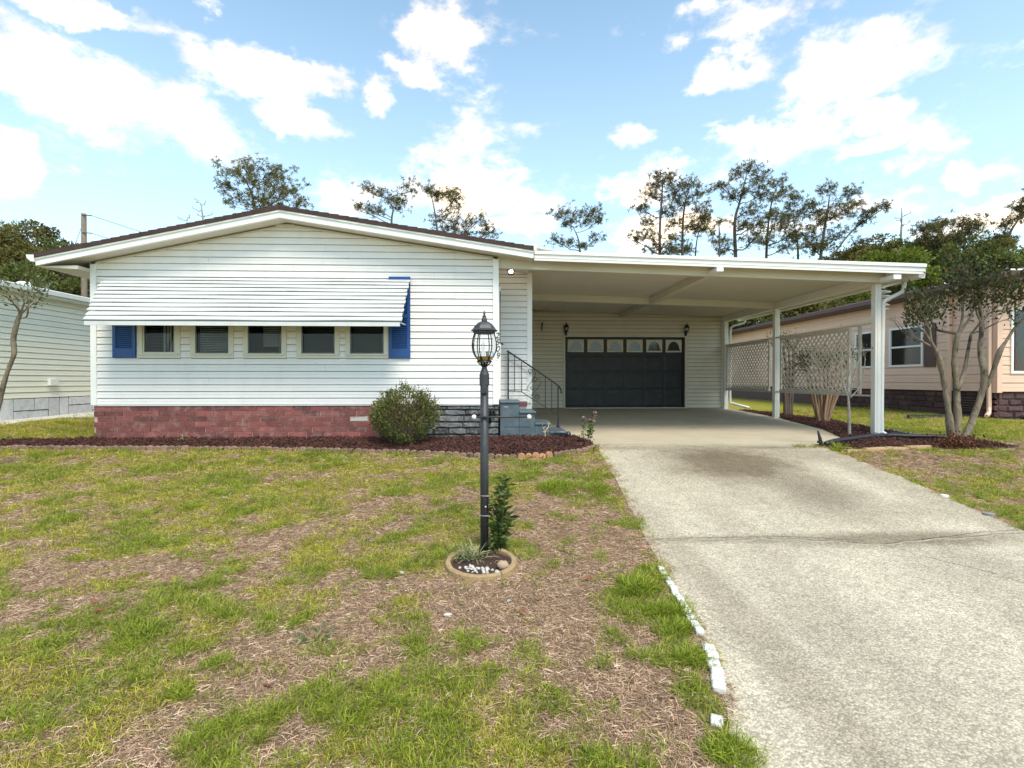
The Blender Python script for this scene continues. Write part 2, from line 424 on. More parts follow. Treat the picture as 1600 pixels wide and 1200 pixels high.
BED2_BACK = [(8.6,8.75),(7.95,9.2),(8.0,10.5),(8.15,12),(8.0,15.6)]

def axis(dense0, dense1, step, lo, hi, growth=1.35):
    a = list(np.arange(dense0, dense1+1e-6, step)); s = step; v = dense1
    while v < hi: s *= growth; v += s; a.append(v)
    s = step; v = dense0; f = []
    while v > lo: s *= growth; v -= s; f.append(v)
    return np.array(f[::-1]+a)
gx = axis(-11, 13, .075, -400, 400); gy = axis(1.2, 16.5, .075, -60, 600)
XX, YY = np.meshgrid(gx, gy)
def green_mask(x, y):
    """how much living grass there is at a spot of the lawn, 0 to 1"""
    n = fbm(x*.9+3, y*1.3+9, 5); n2 = fbm(x*3.1+40, y*3.6+5, 3)
    g = .66+(n-.5)*1.7+(n2-.5)*2.6
    far = smooth(y, 4.3, 6.3)*smooth(-x, -.2, 1.2)
    g = g+.26*far+.18*smooth(-x, 5, 7)
    for (cx, cy, rx, ry, a) in [(.75,5.0,.85,1.4,-.75),(.5,3.8,1.1,.9,-.45),(-.9,3.35,1.0,.55,-.5),(.1,3.3,.8,.6,-.25),(-3.2,3.55,.9,.5,-.2),(-3.6,4.35,1.4,.35,-.5),
                                (-1.6,4.1,.9,.35,-.35),(-2.3,2.75,.45,.25,-.45),(.55,2.75,.35,.3,-.5),(.9,2.5,.3,.3,.3),(.95,3.2,.25,.4,.15),(-2.6,3.1,.8,.45,.55),(-1.75,3.9,.55,.3,.55),
                                (-.35,2.75,.9,.2,.15),(.95,4.0,.3,.55,.5),(.95,6.3,.45,.5,.45),(-2.9,2.3,.7,.4,.4),(0,2.3,.5,.3,.3),(1.3,7.0,.35,.5,.25),(.3,6.6,.5,.4,.2),(-1.0,2.25,.4,.25,-.35),(-4.2,3.2,.8,.4,.2)]:
        g = g+a*np.exp(-((x-cx)/rx)**2-((y-cy)/ry)**2)
    right = smooth(x, 5.0, 5.4)*(1-smooth(y, 8.3, 9.0))
    g = g-.10*right
    side = np.maximum(smooth(x, 7.5, 8.5)*smooth(y, 8.4, 9.2), smooth(-x, 6.8, 7.2)*smooth(y, 8.9, 9.3))
    g = g+.75*side
    return np.clip(g, 0, 1)
gm = green_mask(XX, YY)
gm = np.where((np.hypot(XX, YY) > 25), .8, gm)
ZZ = G(XX, YY)+(fbm(XX*1.7, YY*1.7, 4)-.5)*.035*(1-smooth(np.hypot(XX, YY), 15, 30))
conc = (inside(DRIVE, XX, YY) & (pdist(DRIVE, XX, YY) > .07)) | (inside(SLAB, XX, YY) & (pdist(SLAB, XX, YY) > .07))
ZZ = np.where(conc, ZZ-.10, ZZ)
nx, ny = len(gx), len(gy)
idx = np.arange(nx*ny).reshape(ny, nx)
quads = np.stack([idx[:-1, :-1], idx[:-1, 1:], idx[1:, 1:], idx[1:, :-1]], -1).reshape(-1, 4)
def lawn_material():
    m, nt, b = mat_base('lawn'); N = nt.nodes; L = nt.links
    at_ = N.new('ShaderNodeAttribute'); at_.attribute_name = 'green'
    tc = N.new('ShaderNodeTexCoord')
    def noise(s, d=6, st=None):
        n = N.new('ShaderNodeTexNoise'); n.inputs['Scale'].default_value = s; n.inputs['Detail'].default_value = d; n.inputs['Roughness'].default_value = .7
        L.new(tc.outputs['Object'], n.inputs['Vector']); return n
    a = noise(22); c = noise(90, 4); e = noise(5)
    r1 = N.new('ShaderNodeValToRGB'); r1.color_ramp.elements[0].position = .36; r1.color_ramp.elements[0].color = (.10, .06, .034, 1)
    r1.color_ramp.elements[1].position = .66; r1.color_ramp.elements[1].color = (.50, .35, .22, 1)
    mxn = N.new('ShaderNodeMix'); mxn.inputs[0].default_value = .5; L.new(a.outputs[0], mxn.inputs[2]); L.new(c.outputs[0], mxn.inputs[3]); L.new(mxn.outputs[0], r1.inputs[0])
    r2 = N.new('ShaderNodeValToRGB'); r2.color_ramp.elements[0].position = .36; r2.color_ramp.elements[0].color = (.075, .08, .014, 1)
    r2.color_ramp.elements[1].position = .66; r2.color_ramp.elements[1].color = (.44, .41, .07, 1); L.new(mxn.outputs[0], r2.inputs[0])
    k = N.new('ShaderNodeMath'); k.operation = 'MULTIPLY_ADD'; L.new(e.outputs[0], k.inputs[0]); k.inputs[1].default_value = .9; k.inputs[2].default_value = -.45
    s = N.new('ShaderNodeMath'); s.operation = 'ADD'; L.new(at_.outputs['Fac'], s.inputs[0]); L.new(k.outputs[0], s.inputs[1])
    mr = N.new('ShaderNodeMapRange'); mr.inputs['From Min'].default_value = .35; mr.inputs['From Max'].default_value = .75; L.new(s.outputs[0], mr.inputs['Value'])
    mx = N.new('ShaderNodeMix'); mx.data_type = 'RGBA'; L.new(mr.outputs[0], mx.inputs[0]); L.new(r1.outputs[0], mx.inputs[6]); L.new(r2.outputs[0], mx.inputs[7])
    L.new(mx.outputs[2], b.inputs['Base Color']); b.inputs['Roughness'].default_value = .95; b.inputs['Specular IOR Level'].default_value = .1
    bp = N.new('ShaderNodeBump'); bp.inputs['Strength'].default_value = .9; bp.inputs['Distance'].default_value = .02; L.new(mxn.outputs[0], bp.inputs['Height']); L.new(bp.outputs[0], b.inputs['Normal'])
    return m
me = np_mesh('ground', np.stack([XX, YY, ZZ], -1).reshape(-1, 3), quads, lawn_material(), True)
a_ = me.attributes.new('green', 'FLOAT', 'POINT'); a_.data.foreach_set('value', gm.ravel().astype(np.float32))
tag(inst('ground', me, (0, 0, 0)), kind='structure')

def sheet(name, poly, zf, step, material, thick=.12, kind='structure', zadd=None):
    """a flat slab cut to a polygon: a top grid clipped to the outline and real sides"""
    import bmesh
    bm = bmesh.new()
    vs = [bm.verts.new((x, y, 0)) for x, y in poly]
    f = bm.faces.new(vs)
    if f.normal.z < 0: f.normal_flip()
    xs = [p[0] for p in poly]; ys = [p[1] for p in poly]
    for a, lo, hi in ((0, min(xs), max(xs)), (1, min(ys), max(ys))):
        t = lo+step
        while t < hi:
            co = (t, 0, 0) if a == 0 else (0, t, 0); no = (1, 0, 0) if a == 0 else (0, 1, 0)
            bmesh.ops.bisect_plane(bm, geom=bm.verts[:]+bm.edges[:]+bm.faces[:], plane_co=co, plane_no=no); t += step
    for v in bm.verts: v.co.z = float(zf(v.co.x, v.co.y))
    edges = [e for e in bm.edges if e.is_boundary]
    r = bmesh.ops.extrude_edge_only(bm, edges=edges)
    for v in [g for g in r['geom'] if isinstance(g, bmesh.types.BMVert)]: v.co.z -= thick
    bmesh.ops.recalc_face_normals(bm, faces=bm.faces[:])
    me = bpy.data.meshes.new(name); bm.to_mesh(me); bm.free(); me.materials.append(material)
    me.update()
    return tag(inst(name, me, (0, 0, 0)), kind=kind)

def driveway_material():
    m, nt, b = mat_base('exposed aggregate concrete'); N = nt.nodes; L = nt.links
    tc = N.new('ShaderNodeTexCoord'); P = tc.outputs['Object']
    def noise(s, d=6, r=.6, v=P):
        n = N.new('ShaderNodeTexNoise'); n.inputs['Scale'].default_value = s; n.inputs['Detail'].default_value = d; n.inputs['Roughness'].default_value = r; L.new(v, n.inputs['Vector']); return n.outputs[0]
    def rng_(v, a, b_, c, d):
        r = N.new('ShaderNodeMapRange'); r.inputs['From Min'].default_value = a; r.inputs['From Max'].default_value = b_; r.inputs['To Min'].default_value = c; r.inputs['To Max'].default_value = d; L.new(v, r.inputs['Value']); return r.outputs[0]
    def mm(op, a, b_):
        k = N.new('ShaderNodeMath'); k.operation = op
        for i, v in enumerate((a, b_)):
            if isinstance(v, (int, float)): k.inputs[i].default_value = v
            else: L.new(v, k.inputs[i])
        return k.outputs[0]
    vo = N.new('ShaderNodeTexVoronoi'); vo.inputs['Scale'].default_value = 75; L.new(P, vo.inputs['Vector'])
    hs = N.new('ShaderNodeSeparateColor'); L.new(vo.outputs['Color'], hs.inputs[0])
    speck = rng_(hs.outputs[0], 0, 1, .72, 1.24)
    joint = rng_(vo.outputs['Distance'], .35, .75, 1.0, .72)
    big = rng_(noise(1.1, 8, .65), .3, .72, .80, 1.14)
    mid = rng_(noise(7, 8, .7), .3, .7, .86, 1.12)
    fine = rng_(noise(38, 6, .75), .3, .7, .80, 1.17)
    val = mm('MULTIPLY', mm('MULTIPLY', speck, joint), mm('MULTIPLY', mm('MULTIPLY', big, mid), fine))
    # worn dark patches where cars stood, laid out in metres
    sp = N.new('ShaderNodeSeparateXYZ'); L.new(P, sp.inputs[0])
    wob = mm('MULTIPLY', mm('SUBTRACT', noise(2.2, 8, .7), .5), 1.9)
    st = None
    for (cx, cy, rx, ry, a) in [(3.55,7.5,.85,.95,.9),(4.0,6.6,.5,1.1,.6),(4.9,7.9,.7,.35,.40),(2.7,8.35,1.4,.14,.45),(4.6,8.33,1.3,.12,.6),(4.9,5.6,.6,.25,.25),(2.6,4.88,1.3,.09,.5),(4.0,4.84,1.0,.16,.75),(2.5,6.0,.2,2.3,.16),(4.3,5.6,.25,2.0,.2),(2.3,2.6,.25,2.0,.12),(3.9,3.0,.3,1.9,.15),(1.75,3.2,.16,2.2,.35),(5.3,6.5,.25,1.6,.3),(3.3,6.2,.5,.5,.18)]:
        ax = mm('DIVIDE', mm('SUBTRACT', sp.outputs[0], cx), rx); ay = mm('DIVIDE', mm('SUBTRACT', sp.outputs[1], cy), ry)
        d2 = mm('ADD', mm('MULTIPLY', ax, ax), mm('MULTIPLY', ay, ay))
        g = mm('MULTIPLY', rng_(mm('SUBTRACT', mm('SQRT', d2, 0), wob), .6, 1.6, 1, 0), a)
        st = g if st is None else mm('MAXIMUM', st, g)
    sc = N.new('ShaderNodeVectorMath'); sc.operation = 'SCALE'; sc.inputs[0].default_value = (.56, .485, .36); L.new(val, sc.inputs['Scale'])
    vs_ = N.new('ShaderNodeTexVoronoi'); vs_.inputs['Scale'].default_value = 1.7; L.new(P, vs_.inputs['Vector'])
    hs2 = N.new('ShaderNodeSeparateColor'); L.new(vs_.outputs['Color'], hs2.inputs[0])
    drop = mm('MULTIPLY', rng_(mm('DIVIDE', vs_.outputs['Distance'], mm('ADD', mm('MULTIPLY', hs2.outputs[1], .05), .012)), .7, 1.1, .8, 0), rng_(hs2.outputs[0], .45, .5, 0, 1))
    st = mm('MAXIMUM', st, drop)
    mx = N.new('ShaderNodeMix'); mx.data_type = 'RGBA'; mx.blend_type = 'MULTIPLY'; L.new(st, mx.inputs[0]); L.new(sc.outputs[0], mx.inputs[6]); mx.inputs[7].default_value = (.33, .29, .235, 1)
    L.new(mx.outputs[2], b.inputs['Base Color']); b.inputs['Roughness'].default_value = .85; b.inputs['Specular IOR Level'].default_value = .25
    bp = N.new('ShaderNodeBump'); bp.inputs['Strength'].default_value = .8; bp.inputs['Distance'].default_value = .006
    h = mm('ADD', mm('MULTIPLY', vo.outputs['Distance'], -1.0), noise(40, 4)); L.new(h, bp.inputs['Height']); L.new(bp.outputs[0], b.inputs['Normal'])
    return m
def zdrive(x, y): return G(x, y)+.012
# the driveway is two pours that meet at a ragged joint; the slab is the carport floor
JOINT = [(1.50,4.87),(1.8,4.88),(2.2,4.85),(2.6,4.90),(3.0,4.86),(3.35,4.80),(3.7,4.72),(3.95,4.78),(4.3,4.84),(4.7,4.86),(5.0,4.92),(5.42,4.95)]
_dm = driveway_material()
dl = [p for p in DRIVE[:9]]; 
upper = [(1.76,8.56),(1.64,6.5)]+[(x, y+.008) for x, y in JOINT]+[(5.60,6.8),(5.58,8.36)]
lower = [(x, y-.008) for x, y in JOINT][::-1]+[(1.43,3.86),(1.37,3.2),(1.26,2.69),(1.10,2.28),(.9,1.5),(.7,-3),(5.1,-3),(5.3,3)]
sheet('driveway', upper, lambda x, y: zdrive(x, y), .25, _dm)
sheet('driveway', lower, lambda x, y: zdrive(x, y), .25, _dm)
mb = MB(); jp = resample(JOINT, .05)
vs = []
for i, p in enumerate(jp):
    w = .005+.010*abs(math.sin(i*1.7))*random.random()
    z = float(zdrive(p[0], p[1]))
    yy = p[1]-.02+.012*math.sin(i*.9)+random.uniform(-.004, .004)
    vs += [(p[0], yy-w, z-.004), (p[0], yy, z+.004), (p[0], yy+w, z-.004)]
mb.add(vs, [(3*i+k, 3*i+k+1, 3*i+k+4, 3*i+k+3) for i in range(len(jp)-1) for k in (0, 1)])
tag(mb.build('driveway_joint_filler', mat('pale joint mortar', (.30, .265, .205), .9, .2, 20)), kind='structure')
# hairline cracks as thin dark strips
def crack(pts, w):
    pts = resample(crom(pts, 6), .03); vs = []
    for i, p in enumerate(pts):
        q = pts[min(i+1, len(pts)-1)]-pts[max(i-1, 0)]; n_ = np.array([-q[1], q[0]])/(np.linalg.norm(q)+1e-9)
        p = p+n_*random.uniform(-.006, .006); ww = w*random.uniform(.3, 1)
        z = float(zdrive(*p))+.0035
        vs += [(p[0]-n_[0]*ww, p[1]-n_[1]*ww, z), (p[0]+n_[0]*ww, p[1]+n_[1]*ww, z)]
    return MB().add(vs, [(2*i, 2*i+1, 2*i+3, 2*i+2) for i in range(len(pts)-1)]).build('driveway_crack', mat('dark crack line', (.11, .09, .07), 1, .3, 20))
for pl, w in [([(3.72,4.72),(3.95,4.4),(4.2,4.1),(4.35,3.7),(4.5,3.3),(4.4,2.9)], .0035), ([(1.5,4.9),(2.2,4.93),(3.0,4.92),(3.6,4.8)], .004), ([(4.2,4.83),(4.6,4.90),(4.9,4.97),(5.4,5.02)], .005), ([(2.6,7.2),(3.2,7.1),(4.3,7.05),(5.4,7.0)], .003)]:
    tag(crack(pl, w), kind='structure')
def zslab(x, y): return .672+(np.clip(y, 8.5, 16)-8.55)*.0295
sheet('carport_floor', SLAB, lambda x, y: zslab(x, y), 1.0, M['concrete'], .14)
for pl in ([(2.9,10.3),(3.4,10.36),(4.2,10.3)], [(5.0,9.5),(5.4,9.6),(5.9,9.5)]):
    pass
# mulch beds
def zbed(x, y): return G(x, y)+.03+.05*fbm(x*2.3, y*2.9, 3)
def zbed1(x, y):
    return G(x, y)+.012+.02*smooth(pdist(BED_EDGE, np.array([x]), np.array([y]), False)[0], .02, .35)+.03*(float(fbm(np.array([x*4]), np.array([y*4]), 3)[0])-.5)
sheet('mulch_bed', BED, zbed1, .12, M['mulchbase'], .1)
def zbed2(x, y): return float(G(x, y))+.022+.03*(float(fbm(np.array([x*4]), np.array([y*4]), 3)[0])-.5)
sheet('mulch_bed', BED2, zbed2, .15, M['mulchbase'], .1)

# ------------------------------------------------------------------ scattering (grass and chips nobody could count)
def scatter(name, pts, scales, protos, tilt, label_kind='stuff', zrot=2*pi, parent=None):
    col = bpy.data.collections.new(name+'_sources')
    for p in protos: col.objects.link(p)
    me = bpy.data.meshes.new(name); me.vertices.add(len(pts)); me.vertices.foreach_set('co', np.asarray(pts, np.float32).ravel())
    a = me.attributes.new('sc', 'FLOAT', 'POINT'); a.data.foreach_set('value', np.asarray(scales, np.float32))
    me.update()
    o = link(bpy.data.objects.new(name, me), parent)
    ng = bpy.data.node_groups.new(name, 'GeometryNodeTree')
    ng.interface.new_socket('Geometry', in_out='INPUT', socket_type='NodeSocketGeometry'); ng.interface.new_socket('Geometry', in_out='OUTPUT', socket_type='NodeSocketGeometry')
    N = ng.nodes; L = ng.links
    gi = N.new('NodeGroupInput'); go = N.new('NodeGroupOutput'); ip = N.new('GeometryNodeInstanceOnPoints'); ci = N.new('GeometryNodeCollectionInfo')
    ci.inputs['Collection'].default_value = col; ci.inputs['Separate Children'].default_value = True; ci.inputs['Reset Children'].default_value = True
    mp = N.new('GeometryNodeMeshToPoints'); L.new(gi.outputs[0], mp.inputs['Mesh'])
    L.new(mp.outputs[0], ip.inputs['Points']); L.new(ci.outputs[0], ip.inputs['Instance']); ip.inputs['Pick Instance'].default_value = True
    ri = N.new('FunctionNodeRandomValue'); ri.data_type = 'INT'; ri.inputs['Min'].default_value = 0; ri.inputs['Max'].default_value = len(protos)-1
    io = [s for s in ri.outputs if s.type == 'INT'][0]; ri.inputs[4].default_value = 0; ri.inputs[5].default_value = len(protos)-1; L.new(io, ip.inputs['Instance Index'])
    rr = N.new('FunctionNodeRandomValue'); rr.data_type = 'FLOAT_VECTOR'; rr.inputs[0].default_value = (-tilt, -tilt, 0); rr.inputs[1].default_value = (tilt, tilt, zrot)
    L.new(rr.outputs[0], ip.inputs['Rotation'])
    na = N.new('GeometryNodeInputNamedAttribute'); na.data_type = 'FLOAT'; na.inputs['Name'].default_value = 'sc'
    L.new([s for s in na.outputs if s.name == 'Attribute' and s.enabled][0] if any(s.name == 'Attribute' and s.enabled for s in na.outputs) else na.outputs[0], ip.inputs['Scale'])
    L.new(ip.outputs[0], go.inputs[0])
    md = o.modifiers.new('scatter', 'NODES'); md.node_group = ng
    return tag(o, kind=label_kind)

def blade_clump(name, n, rad, lmin, lmax, w, lean, m, flat=False, seed=0):
    r = np.random.default_rng(seed); V = []; Fc = []
    for i in range(n):
        a = r.random()*2*pi; q = rad*math.sqrt(r.random()); bx, by = q*cos(a), q*sin(a)
        h = r.random()*2*pi if flat else a+r.normal()*.8
        L_ = r.uniform(lmin, lmax); le = r.uniform(.35, 1)*lean; ww = w*r.uniform(.7, 1.25)
        d = np.array([cos(h), sin(h)]); s = np.array([-sin(h), cos(h)])*ww/2
        tw = r.normal()*.5
        s3 = np.array([s[0]*cos(tw), s[1]*cos(tw), ww/2*sin(tw)])
        b = len(V)
        segs = [0, .4, .75, 1]; curl = r.normal()*.35
        x = 0; z = r.uniform(.0, .018) if flat else -.005
        P = []
        ang = (pi/2-le*.35) if not flat else r.uniform(-.1, .38)
        prev = 0
        hh = h
        px, py_ = bx, by
        for k, t in enumerate(segs):
            dl_ = (t-prev)*L_; prev = t
            px += cos(hh)*cos(ang)*dl_; py_ += sin(hh)*cos(ang)*dl_; z += sin(ang)*dl_
            P.append(np.array([px, py_, max(z, .002 if flat else -1)]))
            if flat: ang -= r.uniform(.0, .45); hh += curl
            else: ang -= le*r.uniform(.5, .9); hh += curl*.4
        for k, p in enumerate(P[:-1]):
            f = (1, .95, .7)[k]; V += [p-s3*f, p+s3*f]
        V.append(P[-1])
        Fc += [(b, b+1, b+3, b+2), (b+2, b+3, b+5, b+4), (b+4, b+5, b+6)]
    me = bpy.data.meshes.new(name); me.from_pydata([tuple(map(float, v)) for v in V], [], Fc); me.materials.append(m)
    return bpy.data.objects.new(name, me)
M['grass'] = leaf_mat('lawn grass blades', (.21, .225, .022), (.68, .63, .075), .42, c3=(.62, .52, .26))
M['grassdark'] = leaf_mat('fresh green blades', (.14, .19, .020), (.48, .54, .060), .42)
M['thatch'] = leaf_mat('dead grass straw', (.17, .10, .055), (.80, .56, .37), .2, c3=(.97, .83, .66))
gp = [blade_clump('blade_clump', 17, .045, .03, .085, .0042, .9, M['grass'], seed=i) for i in range(6)]
gpd = [blade_clump('fresh_clump', 22, .05, .05, .12, .0050, .85, M['grassdark'], seed=20+i) for i in range(4)]
tp = [blade_clump('straw_clump', 24, .075, .03, .11, .0029, 0, M['thatch'], flat=True, seed=40+i) for i in range(6)]
def lawn_points(x0, x1, y0, y1, dens):
    n = int((x1-x0)*(y1-y0)*dens); x = rng.uniform(x0, x1, n); y = rng.uniform(y0, y1, n)
    keep = (np.abs(x-.04*y) < y*1.03+.5)
    keep &= ~(inside(DRIVE, x, y) & (pdist(DRIVE, x, y) > .03))
    keep &= ~inside(SLAB, x, y)
    keep &= ~(inside(BED, x, y)) & ~(inside(BED2, x, y))
    keep &= ~((x > -7.0) & (x < 7.2) & (y > 8.9)) & ~((x < -9.6) & (y > 8.5)) & ~((x > 11.5) & (y > 9.5)) & ~((np.hypot(x+.09, y-4.42) < .34))
    return x[keep], y[keep]
PX, PY, DN = [], [], []
for b_ in [(-5, 1.5, 2.0, 3.2, 1500), (-6, 1.5, 3.2, 4.6, 1150), (-8, 1.8, 4.6, 6.4, 750), (-10, 2, 6.4, 8.6, 520), (5.1, 11, 4.6, 8.6, 560), (6.3, 12, 8.3, 10.5, 380), (7.5, 11.6, 10.5, 15.5, 230), (-9.8, -6.8, 8.4, 11, 380), (-10, -6.8, 11, 16, 120)]:
    x, y = lawn_points(*b_); PX.append(x); PY.append(y); DN.append(np.full(len(x), b_[4]))
PX = np.concatenate(PX); PY = np.concatenate(PY); DN = np.concatenate(DN)
g = green_mask(PX, PY)
g = g+(fbm(PX*9, PY*9, 3)-.5)*1.5
isg = g > rng.uniform(.16, .82, len(g))
fresh = isg & (fbm(PX*2.2+70, PY*2.6+20, 3)+.12*(1-smooth(PY, 4, 7))+.2*np.exp(-((PX-1.0)/.4)**2) > rng.uniform(.50, .72, len(g)))
pz = G(PX, PY)+(fbm(PX*1.7, PY*1.7, 4)-.5)*.035
P3 = np.stack([PX, PY, pz], 1)
size = 1+.35*smooth(PY, 5, 8.5)
a = isg & ~fresh
tag(scatter('grass', P3[a], (size*rng.uniform(.45, .95, len(g)))[a], gp, .25))
tag(scatter('green_grass', P3[fresh], (size*rng.uniform(.4, .8, len(g)))[fresh], gpd, .3))
a = ~isg | (rng.random(len(g)) < .28)
tag(scatter('dead_grass', P3[a], (size*rng.uniform(.6, 1.2, len(g)))[a], tp, .12))
# taller tufts that stand out of the lawn
def tuft_pts(lst):
    P = []; S = []
    for (cx, cy, r, n, s) in lst:
        for i in range(n):
            a = rng.random()*2*pi; q = r*math.sqrt(rng.random()); x, y = cx+q*cos(a), cy+q*sin(a)*.8
            P.append((x, y, float(G(x, y)))); S.append(s*rng.uniform(.7, 1.2)*(1-.4*q/r))
    return P, S
P_, S_ = tuft_pts([(.84,6.45,.26,90,1.5),(1.35,6.35,.2,50,1.2),(1.5,6.9,.15,30,1.2),(1.14,3.95,.20,90,1.35),(1.28,3.6,.14,50,1.2),(1.36,4.25,.12,40,1.0),(1.22,3.05,.12,45,1.1),(1.08,2.72,.1,30,1.0),(1.12,2.33,.12,50,1.1),(1.2,3.35,.12,40,1.1),
                  (-2.28,3.45,.25,70,1.0),(-1.95,3.75,.22,60,1.0),(-1.55,3.62,.12,30,.9),(-1.62,3.1,.1,26,.9),(-1.72,2.85,.08,24,.9),(-2.0,3.0,.08,20,.9),(-2.2,2.95,.1,24,.9),(-.9,2.35,.1,24,.8),(-3.4,5.9,.15,24,1.0),(-4.5,6.5,.15,20,1.2),
                  (-2.4,6.6,.15,20,1.0),(.25,3.2,.12,26,.7),(.8,3.3,.12,26,.8),(-.2,2.6,.15,40,.8),(.5,2.3,.12,30,.9),(7.0,6.9,.4,50,1.1),(8.2,6.2,.3,40,1.1),(6.5,5.4,.2,30,1.0),(1.6,8.25,.1,14,1.2),(1.40,4.1,.05,26,.8),(1.35,3.75,.05,20,.8),(1.31,3.4,.05,22,.8),(1.27,3.1,.05,22,.8),(1.16,2.82,.06,26,.9),(5.66,8.1,.1,30,1.3),(5.8,8.3,.1,20,1.2)])
tag(scatter('tall_grass_tufts', P_, S_, gpd, .3))
# mulch chips
def chip(seed):
    r = np.random.default_rng(seed); V = []; Fc = []
    for i in range(7):
        c = np.array([r.normal()*.035, r.normal()*.035, r.uniform(0, .022)]); L_ = r.uniform(.015, .045); w = r.uniform(.004, .010); t = r.uniform(.002, .004)
        a = r.random()*pi; e = r.normal()*.35; d = np.array([cos(a)*cos(e), sin(a)*cos(e), sin(e)]); s = np.array([-sin(a), cos(a), 0]); u = np.cross(d, s)
        b = len(V)
        for sz in (-1, 1):
            for q in ((-1, -1), (1, -.8), (.85, 1), (-1, .7)): V.append(c+d*L_*q[0]+s*w*q[1]+u*t*sz)
        Fc += [tuple(b+k for k in f) for f in [(0,3,2,1),(4,5,6,7),(0,1,5,4),(1,2,6,5),(2,3,7,6),(3,0,4,7)]]
    me = bpy.data.meshes.new('chip'); me.from_pydata([tuple(map(float, v)) for v in V], [], Fc); me.materials.append(M['mulch'])
    return bpy.data.objects.new('chip', me)
chips = [chip(i) for i in range(6)]
for nm, poly, zf, dens, bb in (('mulch_chips', BED, zbed1, 520, (-9.5, 1.8, 7.6, 9.3)), ('mulch_chips', BED2, zbed2, 300, (5.5, 9, 8, 15.6))):
    n = int((bb[1]-bb[0])*(bb[3]-bb[2])*dens); x = rng.uniform(bb[0], bb[1], n); y = rng.uniform(bb[2], bb[3], n)
    k = inside(poly, x, y) & (pdist(poly, x, y) > .02); x = x[k]; y = y[k]
    z = np.array([zf(a_, b_) for a_, b_ in zip(x, y)])
    scatter(nm, np.stack([x, y, z], 1), rng.uniform(.6, 1.2, len(x)), chips, .35)
# the pale path by the left house
PATH = [(-9.95, 6.5), (-9.45, 6.5), (-9.4, 9), (-9.3, 11.5), (-8.6, 12.6), (-8.3, 16), (-9.95, 16)]
sheet('side_path', PATH, lambda x, y: float(G(x, y))+.035, 1.0, M['path'], .1)

# ------------------------------------------------------------------ siding helper
def sub_openings(x0, x1, z0, z1, ops):
    """parts of the strip x0..x1 that no opening covers (openings touching z0..z1 cut the strip)"""
    seg = [(x0, x1)]
    for (a, b, c, d) in ops:
        if d <= z0+.01 or c >= z1-.01: continue
        n = []
        for s, e in seg:
            if b <= s or a >= e: n.append((s, e)); continue
            if a > s: n.append((s, a))
            if b < e: n.append((b, e))
        seg = n
    return [(s, e) for s, e in seg if e-s > .01]
def siding(parent, name, material, O, U, Nn, x0, x1, z0, z1, step, ops=(), top=None, proud=.018, seams=()):
    """lap boards on a wall: O a point of the wall, U along it, Nn outwards; top(x) is the roof line; one object per board"""
    O = np.array(O, float); U = np.array(U, float); Nn = np.array(Nn, float)
    def W(u, n, z): return O+U*u+Nn*n+np.array([0, 0, z])
    z = z0; k = 0
    while z < z1-.015:
        zt_ = min(z+step, z1)
        # cuts: windows whose edge falls inside the board cut it in full height, as real siding is notched
        segs = [(s, e, z, zt_) for s, e in sub_openings(x0, x1, z, zt_, ops)]
        for (oa, ob, oc, od) in ops:          # notched boards under and over the openings
            if z+.012 < oc < zt_-.01: segs.append((max(oa, x0), min(ob, x1), z, oc-.001))
            if z+.01 < od < zt_-.012: segs.append((max(oa, x0), min(ob, x1), od+.001, zt_))
        if seams and top is None or seams:    # butt joints between board lengths, staggered from row to row
            cut = []
            for s, e, a_, b_ in segs:
                sx = seams[k % len(seams)]
                if s+.3 < sx < e-.3 and (top is None or float(top(np.array([sx]))[0]) > b_): cut += [(s, sx-.0015, a_, b_), (sx+.0015, e, a_, b_)]
                else: cut.append((s, e, a_, b_))
            segs = cut
        z_row, zt_row = z, zt_
        for s, e, z, zt_ in segs:
            if top is not None:
                xs = np.linspace(s, e, 400); ok0 = xs[top(xs) > z+.002]; ok1 = xs[top(xs) >= zt_]
                if len(ok0) < 2: continue
                a0, b0 = ok0[0], ok0[-1]
                if len(ok1) >= 2: a1, b1 = ok1[0], ok1[-1]; zz = zt_
                else:
                    zz = float(top(xs).max()); xm = xs[np.argmax(top(xs))]; a1, b1 = xm-.01, xm+.01
            else: a0, b0, a1, b1, zz = s, e, s, e, zt_
            mb = MB(); jz = random.uniform(-.0012, .0012); h = zz-z; g = .011; mid = z+h*.5  # added gap above each board; a darkened backing there paints lap shade
            def L2(t): return a0+(a1-a0)*t, b0+(b1-b0)*t
            ml, mr_ = L2(.5)
            P = []
            for u, (n, zz_) in [(0, (0, z)), (0, (proud, z+.002)), (.0, (proud*.92, z+.012)), (.5, (proud*.55, mid)), (.55, (proud*.72, mid+.004)), (1, (.003, zz-g)), (1, (0, zz-g))]:
                l_, r_ = L2(u); P.append((W(l_, n, zz_+jz), W(r_, n, zz_+jz)))
            vs = [p for q in P for p in q]; m = len(P)
            fs = [(2*i, 2*i+1, 2*((i+1) % m)+1, 2*((i+1) % m)) for i in range(m)]
            fs += [tuple(2*i for i in range(m))[::-1], tuple(2*i+1 for i in range(m))]
            mb.add(vs, fs).build(name, material, parent)
        z = z_row+step; k += 1
